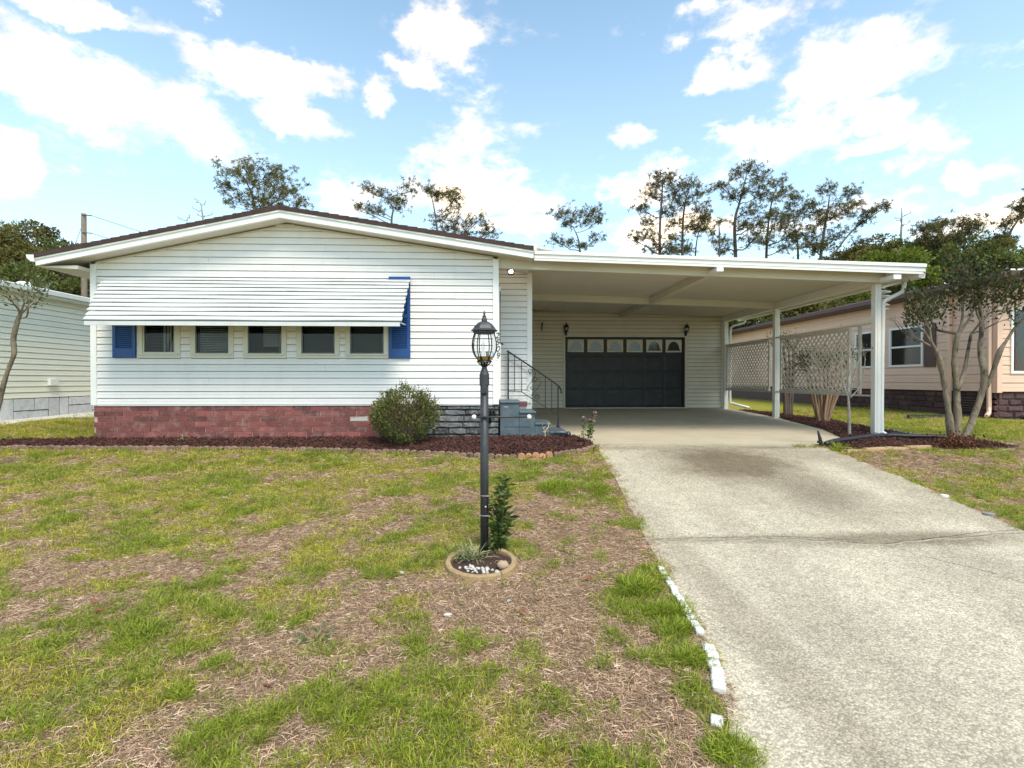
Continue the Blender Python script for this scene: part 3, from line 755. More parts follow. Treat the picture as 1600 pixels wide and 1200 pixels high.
def wallbox(parent, name, material, O, U, Nn, x0, x1, z0, z1, ops, thick=.1, top=None):
    """the wall behind the boards, with real openings"""
    O = np.array(O, float); U = np.array(U, float); Nn = np.array(Nn, float)
    mb = MB(); zs = sorted({z0, z1}|{c for o in ops for c in o[2:]})
    for a, b in zip(zs, zs[1:]):
        for s, e in sub_openings(x0, x1, a, b, ops):
            c = [O+U*u+Nn*n for u, n in ((s, 0), (e, 0), (e, -thick), (s, -thick))]
            mb.hexa([p+np.array([0, 0, a]) for p in c]+[p+np.array([0, 0, b]) for p in c])
    if top is not None:
        pl = [(x0, z1)]+[(x, float(top(x))) for x in np.linspace(x0, x1, 60)]+[(x1, z1)]
        mb.prism(pl, lambda p: O+U*p[0]+np.array([0, 0, p[1]]), lambda p: O+U*p[0]-Nn*thick+np.array([0, 0, p[1]]))
    return mb.build(name, material, parent)

# ------------------------------------------------------------------ the white house
HX0, HX1, HY = -6.864, .114, 9.1
house = empty('house', (-3.4, 9.1, .70), 'long white sided single storey house with low brown gable roof and a striped awning', 'house')
AP = (-3.55, 4.678)
def rooftop(x): x = np.asarray(x, float); return np.where(x < AP[0], 4.678-.2125*(AP[0]-x), 4.678-.150*(x-AP[0]))
def walltop(x): return rooftop(x)-.195
wins = [(-6.015,-5.464),(-5.122,-4.56),(-4.229,-3.656),(-3.314,-2.741),(-2.476,-1.892)]
WZ0, WZ1 = 2.215, 3.36; TR = .085
ops = [(a-TR, b+TR, WZ0-TR, WZ1+TR) for a, b in wins]
SZ0 = 1.325
wallbox(house, 'wall', M['lap_shade'], (0, HY, 0), (1, 0, 0), (0, -1, 0), HX0, HX1, SZ0, 3.8, [(a-.02, b+.02, WZ0-.02, WZ1+.02) for a, b in wins], .12, walltop)
# bottom and edge run of boards; the board height is that of the photograph's laps
siding(house, 'siding_board', M['siding'], (0, HY, 0), (1, 0, 0), (0, -1, 0), HX0+.085, HX1-.09, SZ0, 4.47, .1165, ops, walltop, seams=(-3.05, -1.0, -3.45, -4.9, -.65, -2.9))
boxo('corner_trim', M['trim'], house, HX0-.015, HX0+.085, HY-.030, HY+.06, SZ0-.005, float(walltop(HX0+.03)), bevel=.004)
boxo('corner_trim', M['trim'], house, HX1-.09, HX1+.015, HY-.030, HY+.06, SZ0-.005, float(walltop(HX1))-.005, bevel=.004)
boxo('starter_strip', M['trim'], house, HX0+.085, HX1-.09, HY-.010, HY-.001, SZ0-.02, SZ0-.001)
# side and back walls of the house body
bd = MB()
bd.box(HX0, HX0+.1, HY+.12, 22, .7, 3.78)
bd.box(HX0, HX1+.65, 22, 22.1, .7, 3.9)
bd.box(HX1-.1, HX1, HY+.12, 9.30, .7, 3.93).box(HX1-.1, HX1, 10.02, 10.1, .7, 3.93).box(HX1-.1, HX1, 9.30, 10.02, .7, 1.40).box(HX1-.1, HX1, 9.30, 10.02, 3.46, 3.93)
bd.box(HX1-.1, .79, 10.10, 10.2, .7, 3.93).box(.70, .79, 10.2, 22, .7, 3.93)
bd.build('side_wall', M['siding'], house)
# entry door in the side wall, seen almost edge on
dr = boxo('door', M['glossblack'], house, HX1-.06, HX1-.03, 9.335, 9.985, 1.42, 3.44)
boxo('door_frame', M['trim'], dr, HX1-.05, HX1+.03, 9.28, 9.335, 1.40, 3.50); boxo('door_frame', M['trim'], dr, HX1-.05, HX1+.03, 9.985, 10.04, 1.40, 3.50); boxo('door_frame', M['trim'], dr, HX1-.05, HX1+.03, 9.28, 10.04, 3.44, 3.52)
mb = MB(); mb.tube([(HX1+.0, 9.42, 2.42), (HX1+.085, 9.42, 2.42)], .02, 8); mb.tube([(HX1+.085, 9.42, 2.42), (HX1+.095, 9.50, 2.41)], .014, 6); mb.build('door_handle', M['iron'], dr, True)
sd = MB().box(HX1+.006, HX1+.055, 9.36, 9.40, 1.42, 3.46).build('storm_door', M['trim'], house)
boxo('dark_edge', M['glossblack'], sd, HX1+.030, HX1+.053, 9.352, 9.3595, 2.42, 3.38)
boxo('alcove_lap_shade', M['lap_shade'], house, HX1+.03, .70, 10.092, 10.0995, 1.33, 3.84)  # added dark sheet that puts painted lap shade behind the alcove boards
# porch alcove wall and its corner post
siding(house, 'siding_board', M['siding'], (0, 10.0915, 0), (1, 0, 0), (0, -1, 0), HX1+.03, .70, 1.33, 3.84, .1165)
boxo('corner_trim', M['trim'], house, .70, .80, 10.07, 10.16, 1.30, 3.87, bevel=.004)
siding(house, 'siding_board', M['siding'], (.795, 0, 0), (0, 1, 0), (1, 0, 0), 10.17, 15.56, 1.0, 3.86, .1165)
boxo('foundation_block', M['brick'], house, .36, .70, 10.06, 10.0985, 1.235, 1.315, bevel=.004)
# faux interior rooms behind the windows
MB().box(HX0+.1, -1.2, 10.3, 10.35, 1.9, 3.7).box(HX0+.1, -1.2, HY+.12, 10.3, 1.85, 1.9).box(HX0+.1, -1.2, HY+.12, 10.3, 3.7, 3.75).box(-1.25, -1.2, HY+.12, 10.3, 1.9, 3.7).build('room', M['dark'], house)
for i, (a, b) in enumerate(wins):
    w = MB()
    t = TR
    w.box(a-t, a, HY-.030, HY+.05, WZ0-t, WZ1+t).box(b, b+t, HY-.030, HY+.05, WZ0-t, WZ1+t).box(a, b, HY-.030, HY+.05, WZ1, WZ1+t).box(a, b, HY-.030, HY+.05, WZ0-t, WZ0)
    w = w.build('window', M['almond'], house, bevel=.004)
    MB().box(a-.055, b+.055, HY-.055, HY-.031, WZ0-.028, WZ0-.006).build('sill', M['almond'], w)
    MB().box(a+.0005, a+.022, HY-.012, HY+.02, WZ0+.0005, WZ1-.0005).box(b-.022, b-.0005, HY-.012, HY+.02, WZ0+.0005, WZ1-.0005).box(a+.022, b-.022, HY-.012, HY+.02, WZ0+.0005, WZ0+.022).box(a+.022, b-.022, HY-.012, HY+.02, 2.775, 2.80).build('sash', M['almond'] if i in (0,) else M['glossblack'], w)
    MB().box(a+.022, b-.022, HY+.002, HY+.007, WZ0+.022, WZ1-.001).build('pane', M['glass'], w)
    if i == 0:
        m_ = MB()
        for k in range(5): m_.box(a+.30+k*.052, a+.335+k*.052, HY+.07+.01*(k % 2), HY+.078+.01*(k % 2), WZ0, WZ1)
        m_.build('vertical_blind', M['blind'], w)
        m_ = MB()
        for k in range(20):
            m_.box(a+.04, a+.28, HY+.16, HY+.165, WZ0+.02+k*.055, WZ0+.022+k*.055)
        m_.build('blind', M['curtain'], w)
    elif i == 1:
        for k in range(22):
            MB().hexa([(a+.02, HY+.075, WZ0+.01+k*.031), (b-.02, HY+.075, WZ0+.01+k*.031+.004*sin(k)), (b-.02, HY+.095, WZ0+.028+k*.031), (a+.02, HY+.095, WZ0+.028+k*.031), (a+.02, HY+.073, WZ0+.014+k*.031), (b-.02, HY+.073, WZ0+.014+k*.031), (b-.02, HY+.093, WZ0+.032+k*.031), (a+.02, HY+.093, WZ0+.032+k*.031)]).build('blind_slat', M['blind'], w)
    elif i == 2:
        for k in range(12):
            MB().box(a+.13, a+.40, HY+.28, HY+.285, WZ0+.14+k*.035, WZ0+.165+k*.035).build('blind_slat', M['blind'], w)
        MB().box(a+.44, a+.50, HY+.2, HY+.21, WZ0, WZ1).build('curtain', M['curtain'], w)
    elif i == 3:
        MB().box(a+.02, b-.02, HY+.10, HY+.11, WZ0, WZ1-.37).build('shade', mat('dark roller shade', (.045, .048, .06), .8, .1, 4), w)
    else:
        m_ = MB()
        for k in range(18): m_.box(a+.02, b-.02, HY+.10+.004*(k % 2), HY+.108+.004*(k % 2), WZ0+k*.043, WZ0+.041+k*.043)
        m_.build('blind', mat('dark grey cellular blind', (.08, .078, .075), .8, .1, 4), w)
# blue louvred shutters
for (a, b) in ((-6.50, -6.114), (-1.800, -1.425)):
    z0, z1 = 2.135, (3.565 if a > -3 else 3.40)
    s = MB().box(a, a+.055, HY-.050, HY-.018, z0, z1).box(b-.055, b, HY-.050, HY-.018, z0, z1).box(a+.055, b-.055, HY-.050, HY-.018, z0, z0+.16).box(a+.055, b-.055, HY-.050, HY-.018, z1-.1, z1).box(a+.055, b-.055, HY-.050, HY-.018, 2.84, 2.90).box(a+.055, b-.055, HY-.024, HY-.018, z0+.16, z1-.1).build('shutter', M['blue'], house, bevel=.003)
    for lo, hi in ((z0+.16, 2.84), (2.90, z1-.1)):
        n = int((hi-lo)/.034); st = (hi-lo)/n
        for k in range(n):
            z = lo+k*st
            MB().hexa([(a+.055, HY-.046, z+.001), (b-.055, HY-.046, z+.001), (b-.055, HY-.024, z+.014), (a+.055, HY-.024, z+.014), (a+.055, HY-.046, z+.010), (b-.055, HY-.046, z+.010), (b-.055, HY-.024, z+.026), (a+.055, HY-.024, z+.026)]).build('louver', M['blue'], s)
# awning: stepped aluminium slats on a curved slope
aw = MB()
AWX0, AWX1 = -6.60, -1.43
prof = [(9.055-.60*t, 3.515-.78*t-.16*t*t*0-.0*t) for t in np.linspace(0, 1, 12)]
prof = []
for t in np.linspace(0, 1, 12):
    prof.append((9.065-.62*(t**.92), 3.50-.80*(t**1.08)))
aw.tube([(AWX0+.05, p[0]+.02, p[1]-.02) for p in (prof[0], prof[1])], .01)
for xx in (AWX0+.15, -4.9, -3.1, AWX1-.15): aw.tube([(xx, 9.06, 3.40), (xx, 8.75, 3.02), (xx, 8.52, 2.72)], .012, 5)
for xx in (AWX0+.08, AWX1-.08): aw.tube([(xx, 9.07, 2.72), (xx, 8.50, 2.70)], .012, 5)
awo = aw.build('awning', M['aluminium'], house)
for i in range(11):
    (ya, za), (yb, zb) = prof[i], prof[i+1]
    o = .020; ex = .0 if i % 2 else .012
    x0, x1 = AWX0-ex+.012*i, AWX1+ex-.0045*i
    nseg = 14; vs = []; rows_ = []
    ph = random.random()*6
    nv = 6
    for k in range(nseg+1):
        x = x0+(x1-x0)*k/nseg; sag = .005*sin(k*.9+ph)
        # outline of the slat, back to front: hooked lip at the foot
        pr = [(ya+.004, za+.012), (ya-.014, za+.010), (yb-o-.010, zb+.034+sag), (yb-o-.010, zb+.018+sag), (yb-o+.008, zb+.018+sag), (ya+.004, za-.006)]
        vs += [(x, p[0], p[1]) for p in pr]
    fs = [(k*nv+j, k*nv+(j+1) % nv, (k+1)*nv+(j+1) % nv, (k+1)*nv+j) for k in range(nseg) for j in range(nv)]
    fs += [tuple(range(nv))[::-1], tuple(nseg*nv+j for j in range(nv))]
    so = MB().add(vs, fs).build('slat', M['awning'], awo)
    MB().box(x0+.002, x1-.002, yb-o+.000, yb-o+.016, zb-.014, zb+.0175).build('shade_strip', M['awning_shade'], so)  # added dark strip, coloured as shade in the gap below the slat
y_, z_ = prof[-1]
MB().box(AWX0+.13, AWX1-.06, y_-.042, y_-.030, z_-.075, z_-.010).build('front_trim', M['awning'], awo, bevel=.003)
# roof
RF, RB = 8.75, 22.3
EL, ER = -7.50, .72
rf = MB()
for xa, xb in ((EL, AP[0]), (AP[0], ER)):
    za, zb = float(rooftop(xa)), float(rooftop(xb))
    rf.hexa([(xa, RF+.06, za-.19), (xb, RF+.06, zb-.19), (xb, RB, zb-.19), (xa, RB, za-.19), (xa, RF+.06, za-.045), (xb, RF+.06, zb-.045), (xb, RB, zb-.045), (xa, RB, za-.045)])
roof = rf.build('roof', M['soffit'], house)
for xa, xb, dx in ((EL, AP[0], 1), (AP[0], ER, -1)):
    za, zb = float(rooftop(xa)), float(rooftop(xb))
    MB().hexa([(xa, RF, za-.20), (xb, RF, zb-.20), (xb, RF+.058, zb-.20), (xa, RF+.058, za-.20), (xa, RF, za-.075), (xb, RF, zb-.075), (xb, RF+.058, zb-.075), (xa, RF+.058, za-.075)]).build('fascia', M['trim'], roof)
    MB().hexa([(xa, RF-.018, za-.105), (xb, RF-.018, zb-.105), (xb, RF-.001, zb-.105), (xa, RF-.001, za-.105), (xa, RF-.018, za-.078), (xb, RF-.018, zb-.078), (xb, RF-.001, zb-.078), (xa, RF-.001, za-.078)]).build('rake_lip', M['trim'], roof)
    n = 26
    for k in range(n):                      # shingle courses, each lapping the one below
        t0, t1 = k/n, (k+1.15)/n
        if dx < 0: xs0, xs1 = xb+(xa-xb)*t0, xb+(xa-xb)*min(t1, 1)
        else: xs0, xs1 = xa+(xb-xa)*t0, xa+(xb-xa)*min(t1, 1)
        z0_, z1_ = float(rooftop(xs0)), float(rooftop(xs1)); j = random.uniform(-.004, .004)
        MB().hexa([(xs0, RF-.030+j, z0_-.076), (xs1, RF-.030+j, z1_-.076), (xs1, RB, z1_-.044), (xs0, RB, z0_-.044), (xs0, RF-.030+j, z0_+.004), (xs1, RF-.030+j, z1_-.010), (xs1, RB, z1_-.010), (xs0, RB, z0_+.004)]).build('shingle', M['shingle'], roof)
# brown line under the soffit and small peak vent
for xa, xb in ((HX0, AP[0]), (AP[0], HX1)):
    za, zb = float(walltop(xa)), float(walltop(xb))
    MB().hexa([(xa, HY-.030, za-.045), (xb, HY-.030, zb-.045), (xb, HY-.0, zb-.045), (xa, HY-.0, za-.045), (xa, HY-.030, za-.002), (xb, HY-.030, zb-.002), (xb, HY-.0, zb-.002), (xa, HY-.0, za-.002)]).build('rake_trim', M['soffit'], house)
    MB().hexa([(xa, HY-.036, za-.018), (xb, HY-.036, zb-.018), (xb, HY-.031, zb-.018), (xa, HY-.031, za-.018), (xa, HY-.036, za-.002), (xb, HY-.036, zb-.002), (xb, HY-.031, zb-.002), (xa, HY-.031, za-.002)]).build('rake_line', M['browntrim'], house)
boxo('peak_cover', M['soffit'], house, -3.74, -3.42, HY-.045, HY-.037, 4.41, 4.455)
# eave box and gutter on the left
MB().hexa([(EL, RF+.07, 3.63), (HX0-.016, RF+.07, 3.60), (HX0-.016, RB, 3.60), (EL, RB, 3.63), (EL, RF+.07, 3.645), (HX0-.016, RF+.07, 3.66), (HX0-.016, RB, 3.66), (EL, RB, 3.645)]).build('eave_soffit', M['soffit'], roof)
gp_ = [(EL-.002, 3.80), (EL-.002, 3.70), (EL-.055, 3.70), (EL-.115, 3.76), (EL-.125, 3.80), (EL-.115, 3.80), (EL-.1, 3.765), (EL-.05, 3.712), (EL-.015, 3.712), (EL-.015, 3.80)]
MB().prism(gp_, lambda p: (p[0], RF-.02, p[1]), lambda p: (p[0], RB, p[1])).build('gutter', M['trim'], roof)
MB().prism([(EL-.002, 3.81), (EL-.002, 3.70), (EL-.055, 3.70), (EL-.12, 3.76), (EL-.128, 3.81)], lambda p: (p[0], RF-.028, p[1]), lambda p: (p[0], RF-.021, p[1])).build('gutter_end_cap', M['trim'], roof)
boxo('corner_post', mat('pale green post', (.5, .56, .45), .6), house, HX0-.30, HX0-.26, 12, 12.04, .8, 3.62)
# brick skirting, one object per brick
boxo('skirting_backing', M['mortar'], house, HX0+.01, -1.22, HY+.022, HY+.11, .55, SZ0-.022)
boxo('skirting_backing', M['stonejoint'], house, -1.22, HX1, HY+.03, HY+.11, .55, SZ0-.022)
bh, bl = .0925, .308
bm_ = {}
for r in range(7):
    z1 = SZ0-.024-r*bh; z0 = z1-bh+.010
    x = HX0+.012-(0 if r % 2 == 0 else bl*.5)+(.03*((r*7) % 3))
    while x < -1.24:
        a, b = max(x, HX0+.012), min(x+bl-.011, -1.225)
        if b-a > .03:
            q = random.uniform(-.003, .003)
            broken = r == 2 and a < -2.21 < b
            if broken:
                MB().hexa([(a, HY+.008, z0), (b, HY+.008, z0), (b, HY+.024, z0), (a, HY+.024, z0), (a+.0, HY+.008, z0+.03), (b, HY+.008, z1), (b, HY+.024, z1), (a, HY+.024, z0+.03)]).build('brick', M['brickpale'], house)
            else:
                MB().box(a, b, HY+.006+q, HY+.0225, z0, z1).build('brick', M['brick'], house, bevel=.003)
        x += bl*random.uniform(.985, 1.015)
# grey stones to the right of the bush
z = SZ0-.028; r = 0
while z > .62:
    h = random.choice([.07, .085, .10, .12]); x = -1.21+random.uniform(-.1, 0)
    while x < HX1-.02:
        w = random.uniform(.16, .46); a, b = max(x, -1.215), min(x+w-.012, HX1+.005)
        if b-a > .04:
            y0 = HY+random.uniform(-.012, .012); n = 5; top_ = []; bot = []
            for k in range(n):
                t = k/(n-1); e = .3 if k in (0, n-1) else .0
                top_.append((a+(b-a)*t, z-.008-random.uniform(0, .012)-e*.03)); bot.append((a+(b-a)*t, z-h+.004+random.uniform(0, .010)+e*.03))
            poly = top_+bot[::-1]
            cxm = (a+b)/2; czm = z-h/2
            vs = [(px_, HY+.032, pz_) for px_, pz_ in poly]+[(px_, y0+.012, pz_) for px_, pz_ in poly]+[(cxm+(px_-cxm)*.88, y0+random.uniform(-.008, .004), czm+(pz_-czm)*.8) for px_, pz_ in poly]
            m_ = len(poly)
            fs = [(j*m_+i, j*m_+(i+1) % m_, (j+1)*m_+(i+1) % m_, (j+1)*m_+i) for j in (0, 1) for i in range(m_)]
            # face as quads across
            fs += [tuple(2*m_+i for i in range(m_))[::-1]]
            MB().add(vs, fs).build('stone', M['stone'], house)
        x += w
    z -= h
# house number plaque with its digits
pl = boxo('number_plaque', M['trim'], house, .050, .124, HY-.036, HY-.031, 2.10, 2.62)
def text(parent, name, s, loc, size, material, rot=(pi/2, 0, 0), ext=.003, shear=0):
    cu = bpy.data.curves.new(name, 'FONT'); cu.body = s; cu.size = size; cu.extrude = ext; cu.align_x = 'CENTER'; cu.shear = shear
    cu.materials.append(material)
    t_ = bpy.data.objects.new(name, cu); me = bpy.data.meshes.new_from_object(t_)
    o = bpy.data.objects.new(name, me); link(o, parent); o.location = Vector(loc)-wloc(parent); o.rotation_euler = rot; return o
for i, ch in enumerate('2509'):
    text(pl, 'digit', ch, (.100+.004*i, HY-.041, 2.49-i*.118), .148, M['iron'], shear=.2)
MB().prism([(.045,2.60),(.045,2.63),(.055,2.655),(.066,2.665),(.078,2.655),(.088,2.63),(.088,2.60),(.082,2.60),(.082,2.625),(.066,2.645),(.051,2.625),(.051,2.60)], lambda p: (p[0], HY-.040, p[1]), lambda p: (p[0], HY-.0362, p[1])).build('ornament', mat('silver ornament', (.4, .4, .4), .4, metal=.6), pl)

# ------------------------------------------------------------------ garage wall under the carport
garage = empty('garage', (4, 15.6, .88), 'cream sided garage with a charcoal door at the back of the carport', 'garage')
GY = 15.6; DX0, DX1, DZ0, DZ1 = 2.252, 5.966, .895, 3.075
def ceil(x): return 3.915-.0285*np.asarray(x, float)
gop = [(DX0-.06, DX1+.06, .8, DZ1+.07)]
wallbox(garage, 'wall', M['lap_shade_dark'], (0, GY, 0), (1, 0, 0), (0, -1, 0), .80, 7.25, .86, 3.69, [(DX0, DX1, .86, DZ1)], .12, lambda x: ceil(x)-.002)
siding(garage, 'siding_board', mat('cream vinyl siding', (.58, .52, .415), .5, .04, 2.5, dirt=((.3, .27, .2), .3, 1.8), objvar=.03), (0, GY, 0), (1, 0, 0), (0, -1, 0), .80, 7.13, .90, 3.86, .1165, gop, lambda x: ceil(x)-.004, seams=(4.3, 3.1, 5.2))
boxo('corner_trim', M['trim'], garage, 7.13, 7.27, GY-.03, GY+.1, .88, 3.70, bevel=.004)
MB().box(.80, 7.25, GY+.12, 22, .86, 3.70).build('garage_body', M['siding'], garage)
fr = MB().box(DX0-.06, DX0, GY-.032, GY+.1, .89, DZ1+.07).box(DX1, DX1+.06, GY-.032, GY+.1, .89, DZ1+.07).box(DX0, DX1, GY-.032, GY+.1, DZ1, DZ1+.07).build('door_frame', mat('cream trim', (.5, .465, .4), .5), garage, bevel=.003)
boxo('door_stop', M['maroon'], garage, DX1-.03, DX1-.002, GY-.01, GY+.03, .9, DZ1)
gd_ = MB().box(DX0, DX1, GY+.055, GY+.09, DZ0, DZ1).build('garage_door', M['garagedoor'], garage)
sh = (DZ1-DZ0-.03)/4; pw = (DX1-DX0-.06)/6
for r in range(4):
    z0 = DZ0+.015+r*sh
    for c in range(6):
        a = DX0+.03+c*pw
        if r < 3:
            MB().hexa([(a+.06, GY+.050, z0+.07), (a+pw-.06, GY+.050, z0+.07), (a+pw-.02, GY+.0552, z0+.03), (a+.02, GY+.0552, z0+.03), (a+.06, GY+.050, z0+sh-.07), (a+pw-.06, GY+.050, z0+sh-.07), (a+pw-.02, GY+.0552, z0+sh-.03), (a+.02, GY+.0552, z0+sh-.03)]).build('door_panel', M['garagedoor'], gd_)
        else:
            x0, x1, za, zb = a+.055, a+pw-.055, z0+.09, z0+sh-.06
            p = boxo('door_window', M['cream'], gd_, x0, x1, GY+.036, GY+.0548, za, zb, bevel=.003)
            cx = (x0+x1)/2; rw = (x1-x0)/2-.045
            arch = [(cx-rw, za+.045), (cx+rw, za+.045), (cx+rw, za+.09)]+[(cx+rw*.86*cos(t), za+.09+(zb-za-.15)*sin(t)) for t in np.linspace(0, pi, 12)]+[(cx-rw, za+.09)]
            MB().prism(arch, lambda q: (q[0], GY+.030, q[1]), lambda q: (q[0], GY+.0355, q[1])).build('pane', M['glossblack'], p)
    if r: MB().box(DX0+.01, DX1-.01, GY+.0545, GY+.0549, z0-.004, z0+.004).build('section_joint', M['dark'], gd_)
boxo('handle', M['iron'], gd_, 4.62, 4.72, GY+.035, GY+.0505, 1.68, 1.72)
boxo('threshold', M['cream'], garage, DX0-.06, DX1+.06, GY-.05, GY-.033, .885, .91)
# wall lanterns
def lantern(x, lab):
    z = 3.33
    t = empty('wall_lantern', (x, GY, z), lab, 'lantern', 'wall lanterns beside the garage door')
    MB().box(x-.035, x+.035, GY-.035, GY-.017, z-.22, z-.06).tube([(x, GY-.02, z-.14), (x, GY-.09, z-.20), (x, GY-.13, z-.16), (x, GY-.13, z-.10)], .012, 6).build('bracket', M['iron'], t)
    MB().lathe((x, GY-.13, z-.10), [(.03, 0), (.065, .02), (.075, .13), (.02, .13), (.02, .02)], 6).build('body_glass', M['lampglass'], t)
    m = MB()
    for k in range(6):
        a = k*pi/3; m.tube([(x+.06*cos(a), GY-.13+.06*sin(a), z-.08), (x+.078*cos(a), GY-.13+.078*sin(a), z+.035)], .006, 4)
    m.lathe((x, GY-.13, z-.13), [(.012, 0), (.05, .04), (.062, .05)], 6); m.build('cage', M['iron'], t)
    MB().lathe((x, GY-.13, z+.03), [(.09, 0), (.06, .05), (.03, .085), (.012, .09), (.014, .13), (.004, .16)], 6).build('cap', M['iron'], t)
    MB().lathe((x, GY-.13, z-.07), [(.012, 0), (.018, .03), (.014, .07), (.003, .09)], 8).build('bulb', M['bulb'], t)
    MB().tube([(x, GY-.012, z-.22), (x, GY-.012, z-.33)], .008, 5).build('tail', M['iron'], t)
lantern(2.27, 'black wall lantern above the left upper corner of the charcoal garage door')
lantern(5.98, 'black wall lantern above the right upper corner of the charcoal garage door')
tag(MB().tube([(1.555, GY-.03, 3.52), (1.54, GY-.045, 3.44), (1.53, GY-.045, 3.25)], [.012, .022, .014], 6).build('hanging_hook', M['iron']), 'thin black hook hanging on the siding left of the garage lantern', 'hook')

# ------------------------------------------------------------------ carport
cp = empty('carport', (4, 9.3, .66), 'white aluminium carport with flat roof, square posts and lattice panels', 'carport')
CX0, CX1, CF = .74, 7.74, 8.85
cz = lambda x: float(ceil(x))
n = 16; xs = np.linspace(.12, 7.68, n+1)
for i in range(n):
    a, b = xs[i], xs[i+1]
    y0 = CF+.03 if a > .70 else 9.12
    MB().hexa([(a+.001, y0, cz(a)), (b-.001, y0, cz(b)), (b-.001, 15.75, cz(b)), (a+.001, 15.75, cz(a)), (a+.001, y0, cz(a)+.075), (b-.001, y0, cz(b)+.075), (b-.001, 15.75, cz(b)+.075), (a+.001, 15.75, cz(a)+.075)]).build('roof_panel', M['soffit'], cp)
def fb(xa, xb, y0, y1, za0, za1, zb0, zb1, name, m, par=cp):
    return MB().hexa([(xa, y0, za0), (xb, y0, zb0), (xb, y1, zb0), (xa, y1, za0), (xa, y0, za1), (xb, y0, zb1), (xb, y1, zb1), (xa, y1, za1)]).build(name, m, par)
fb(CX0, CX1, CF, CF+.028, 3.822, 3.930, 3.642, 3.765, 'fascia', M['aluminium'])
fb(CX0, CX1+.01, CF-.02, CF+.05, 3.932, 3.982, 3.767, 3.826, 'fascia_cap', M['trim'])
fb(CX0, CX1, CF-.006, CF-.001, 3.868, 3.878, 3.690, 3.702, 'fascia_rib', M['trim'])
fb(.13, CX1-.5, 9.14, 9.24, cz(.13)-.165, cz(.13)-.001, cz(CX1-.5)-.165, cz(CX1-.5)-.001, 'beam', M['soffit'])
fb(.80, 7.12, 12.62, 12.74, cz(.8)-.16, cz(.8)-.001, cz(7.12)-.16, cz(7.12)-.001, 'beam', M['soffit'])
fb(3.93, 4.05, CF-.05, 9.139, cz(4)-.150, cz(4)-.001-.08, cz(4)-.150, cz(4)-.001-.08, 'beam', M['trim'])
fb(3.93, 4.05, 9.241, 12.619, cz(4)-.155, cz(4)-.001, cz(4)-.155, cz(4)-.002, 'beam', M['soffit'])
fb(3.93, 4.05, 12.741, 15.57, cz(4)-.155, cz(4)-.001, cz(4)-.155, cz(4)-.002, 'beam', M['soffit'])
fb(7.13, 7.27, 9.241, 15.56, cz(7.2)-.165, cz(7.2)-.001, cz(7.2)-.165, cz(7.2)-.002, 'beam', M['aluminium'])
fb(7.13, 7.27, CF-.03, 9.139, cz(7.2)-.165, cz(7.2)-.085, cz(7.2)-.165, cz(7.2)-.085, 'beam', M['trim'])
# right gutter
MB().prism([(7.66, 3.70), (7.66, 3.60), (7.70, 3.585), (7.78, 3.585), (7.80, 3.70), (7.785, 3.70), (7.77, 3.60), (7.70, 3.60), (7.675, 3.61), (7.675, 3.70)], lambda p: (p[0], CF+.06, p[1]), lambda p: (p[0], 15.7, p[1])).build('gutter', M['trim'], cp)
def post(x, y, s, z0, z1):
    p = MB().box(x-s/2, x+s/2, y-s/2, y+s/2, z0, z1).build('post', M['aluminium'], cp, bevel=.006)
    MB().box(x-s*.14, x+s*.14, y-s/2-.007, y-s/2-.001, z0+.002, z1-.002).build('post_rib', M['aluminium'], p, bevel=.002)
post(7.215, 9.34, .115, float(zslab(7, 9.3))-.08, cz(7.2)-.166); post(7.205, 12.70, .125, .66, cz(7.2)-.166); post(7.20, 15.49, .12, .84, cz(7.2)-.166)
# downspouts
def spout(pts, r=.036): return MB().tube([tuple(p) for p in crom(pts, 5)], r, 8).build('downspout', M['trim'], cp, True)
spout([(7.68, 9.25, 3.58), (7.68, 9.25, 3.50), (7.64, 9.25, 3.40), (7.45, 9.25, 3.30), (7.345, 9.30, 3.22), (7.335, 9.32, 3.05), (7.335, 9.34, 2.0), (7.335, 9.34, .86), (7.34, 9.30, .76), (7.42, 9.2, .71)])
spout([(7.70, 15.3, 3.58), (7.68, 15.3, 3.50), (7.50, 15.35, 3.44), (7.36, 15.4, 3.38), (7.33, 15.45, 3.2), (7.33, 15.45, 2.2), (7.33, 15.45, 1.15), (7.36, 15.4, 1.05), (7.75, 15.1, .92)])
# lattice panels: frame and every slat of its own
def lattice(y0, y1, z0, z1, x=7.205):
    f = MB().box(x-.03, x+.03, y0, y1, z1-.045, z1).box(x-.03, x+.03, y0, y1, z0, z0+.045).box(x-.02, x+.02, y0, y0+.05, z0+.0452, z1-.0452).box(x-.02, x+.02, y1-.05, y1, z0+.0452, z1-.0452).build('lattice_panel', M['lattice'], cp, bevel=.003)
    a0, a1, b0, b1 = y0+.05, y1-.05, z0+.045, z1-.045; per = .149; w = .031/2*1.414
    for sgn, xo in ((1, -.006), (-1, .006)):
        c = -3.0
        while c < 4:
            # line: (y-a0) = c + sgn*(z-b0), clipped to the frame
            zs_ = [b0, b1]
            def yz(z): return a0+c+sgn*(z-b0)
            if sgn > 0: lo = max(b0, b0+(a0-a0-c)); hi = min(b1, b0+(a1-a0-c))
            else: lo = max(b0, b0+(c-(a1-a0))); hi = min(b1, b0+c)
            if hi-lo > .03:
                cl = lambda v: min(max(v, a0), a1)
                pts = [(cl(yz(lo)-w), lo), (cl(yz(lo)+w), lo), (cl(yz(hi)+w), hi), (cl(yz(hi)-w), hi)]
                MB().prism(pts, lambda p: (x+xo-.005, p[0], p[1]), lambda p: (x+xo+.005, p[0], p[1])).build('slat', M['lattice'], f)
            c += per
    return f
lattice(10.02, 12.50, 1.475, 2.80)
lattice(13.0, 15.40, 1.475, 2.80)
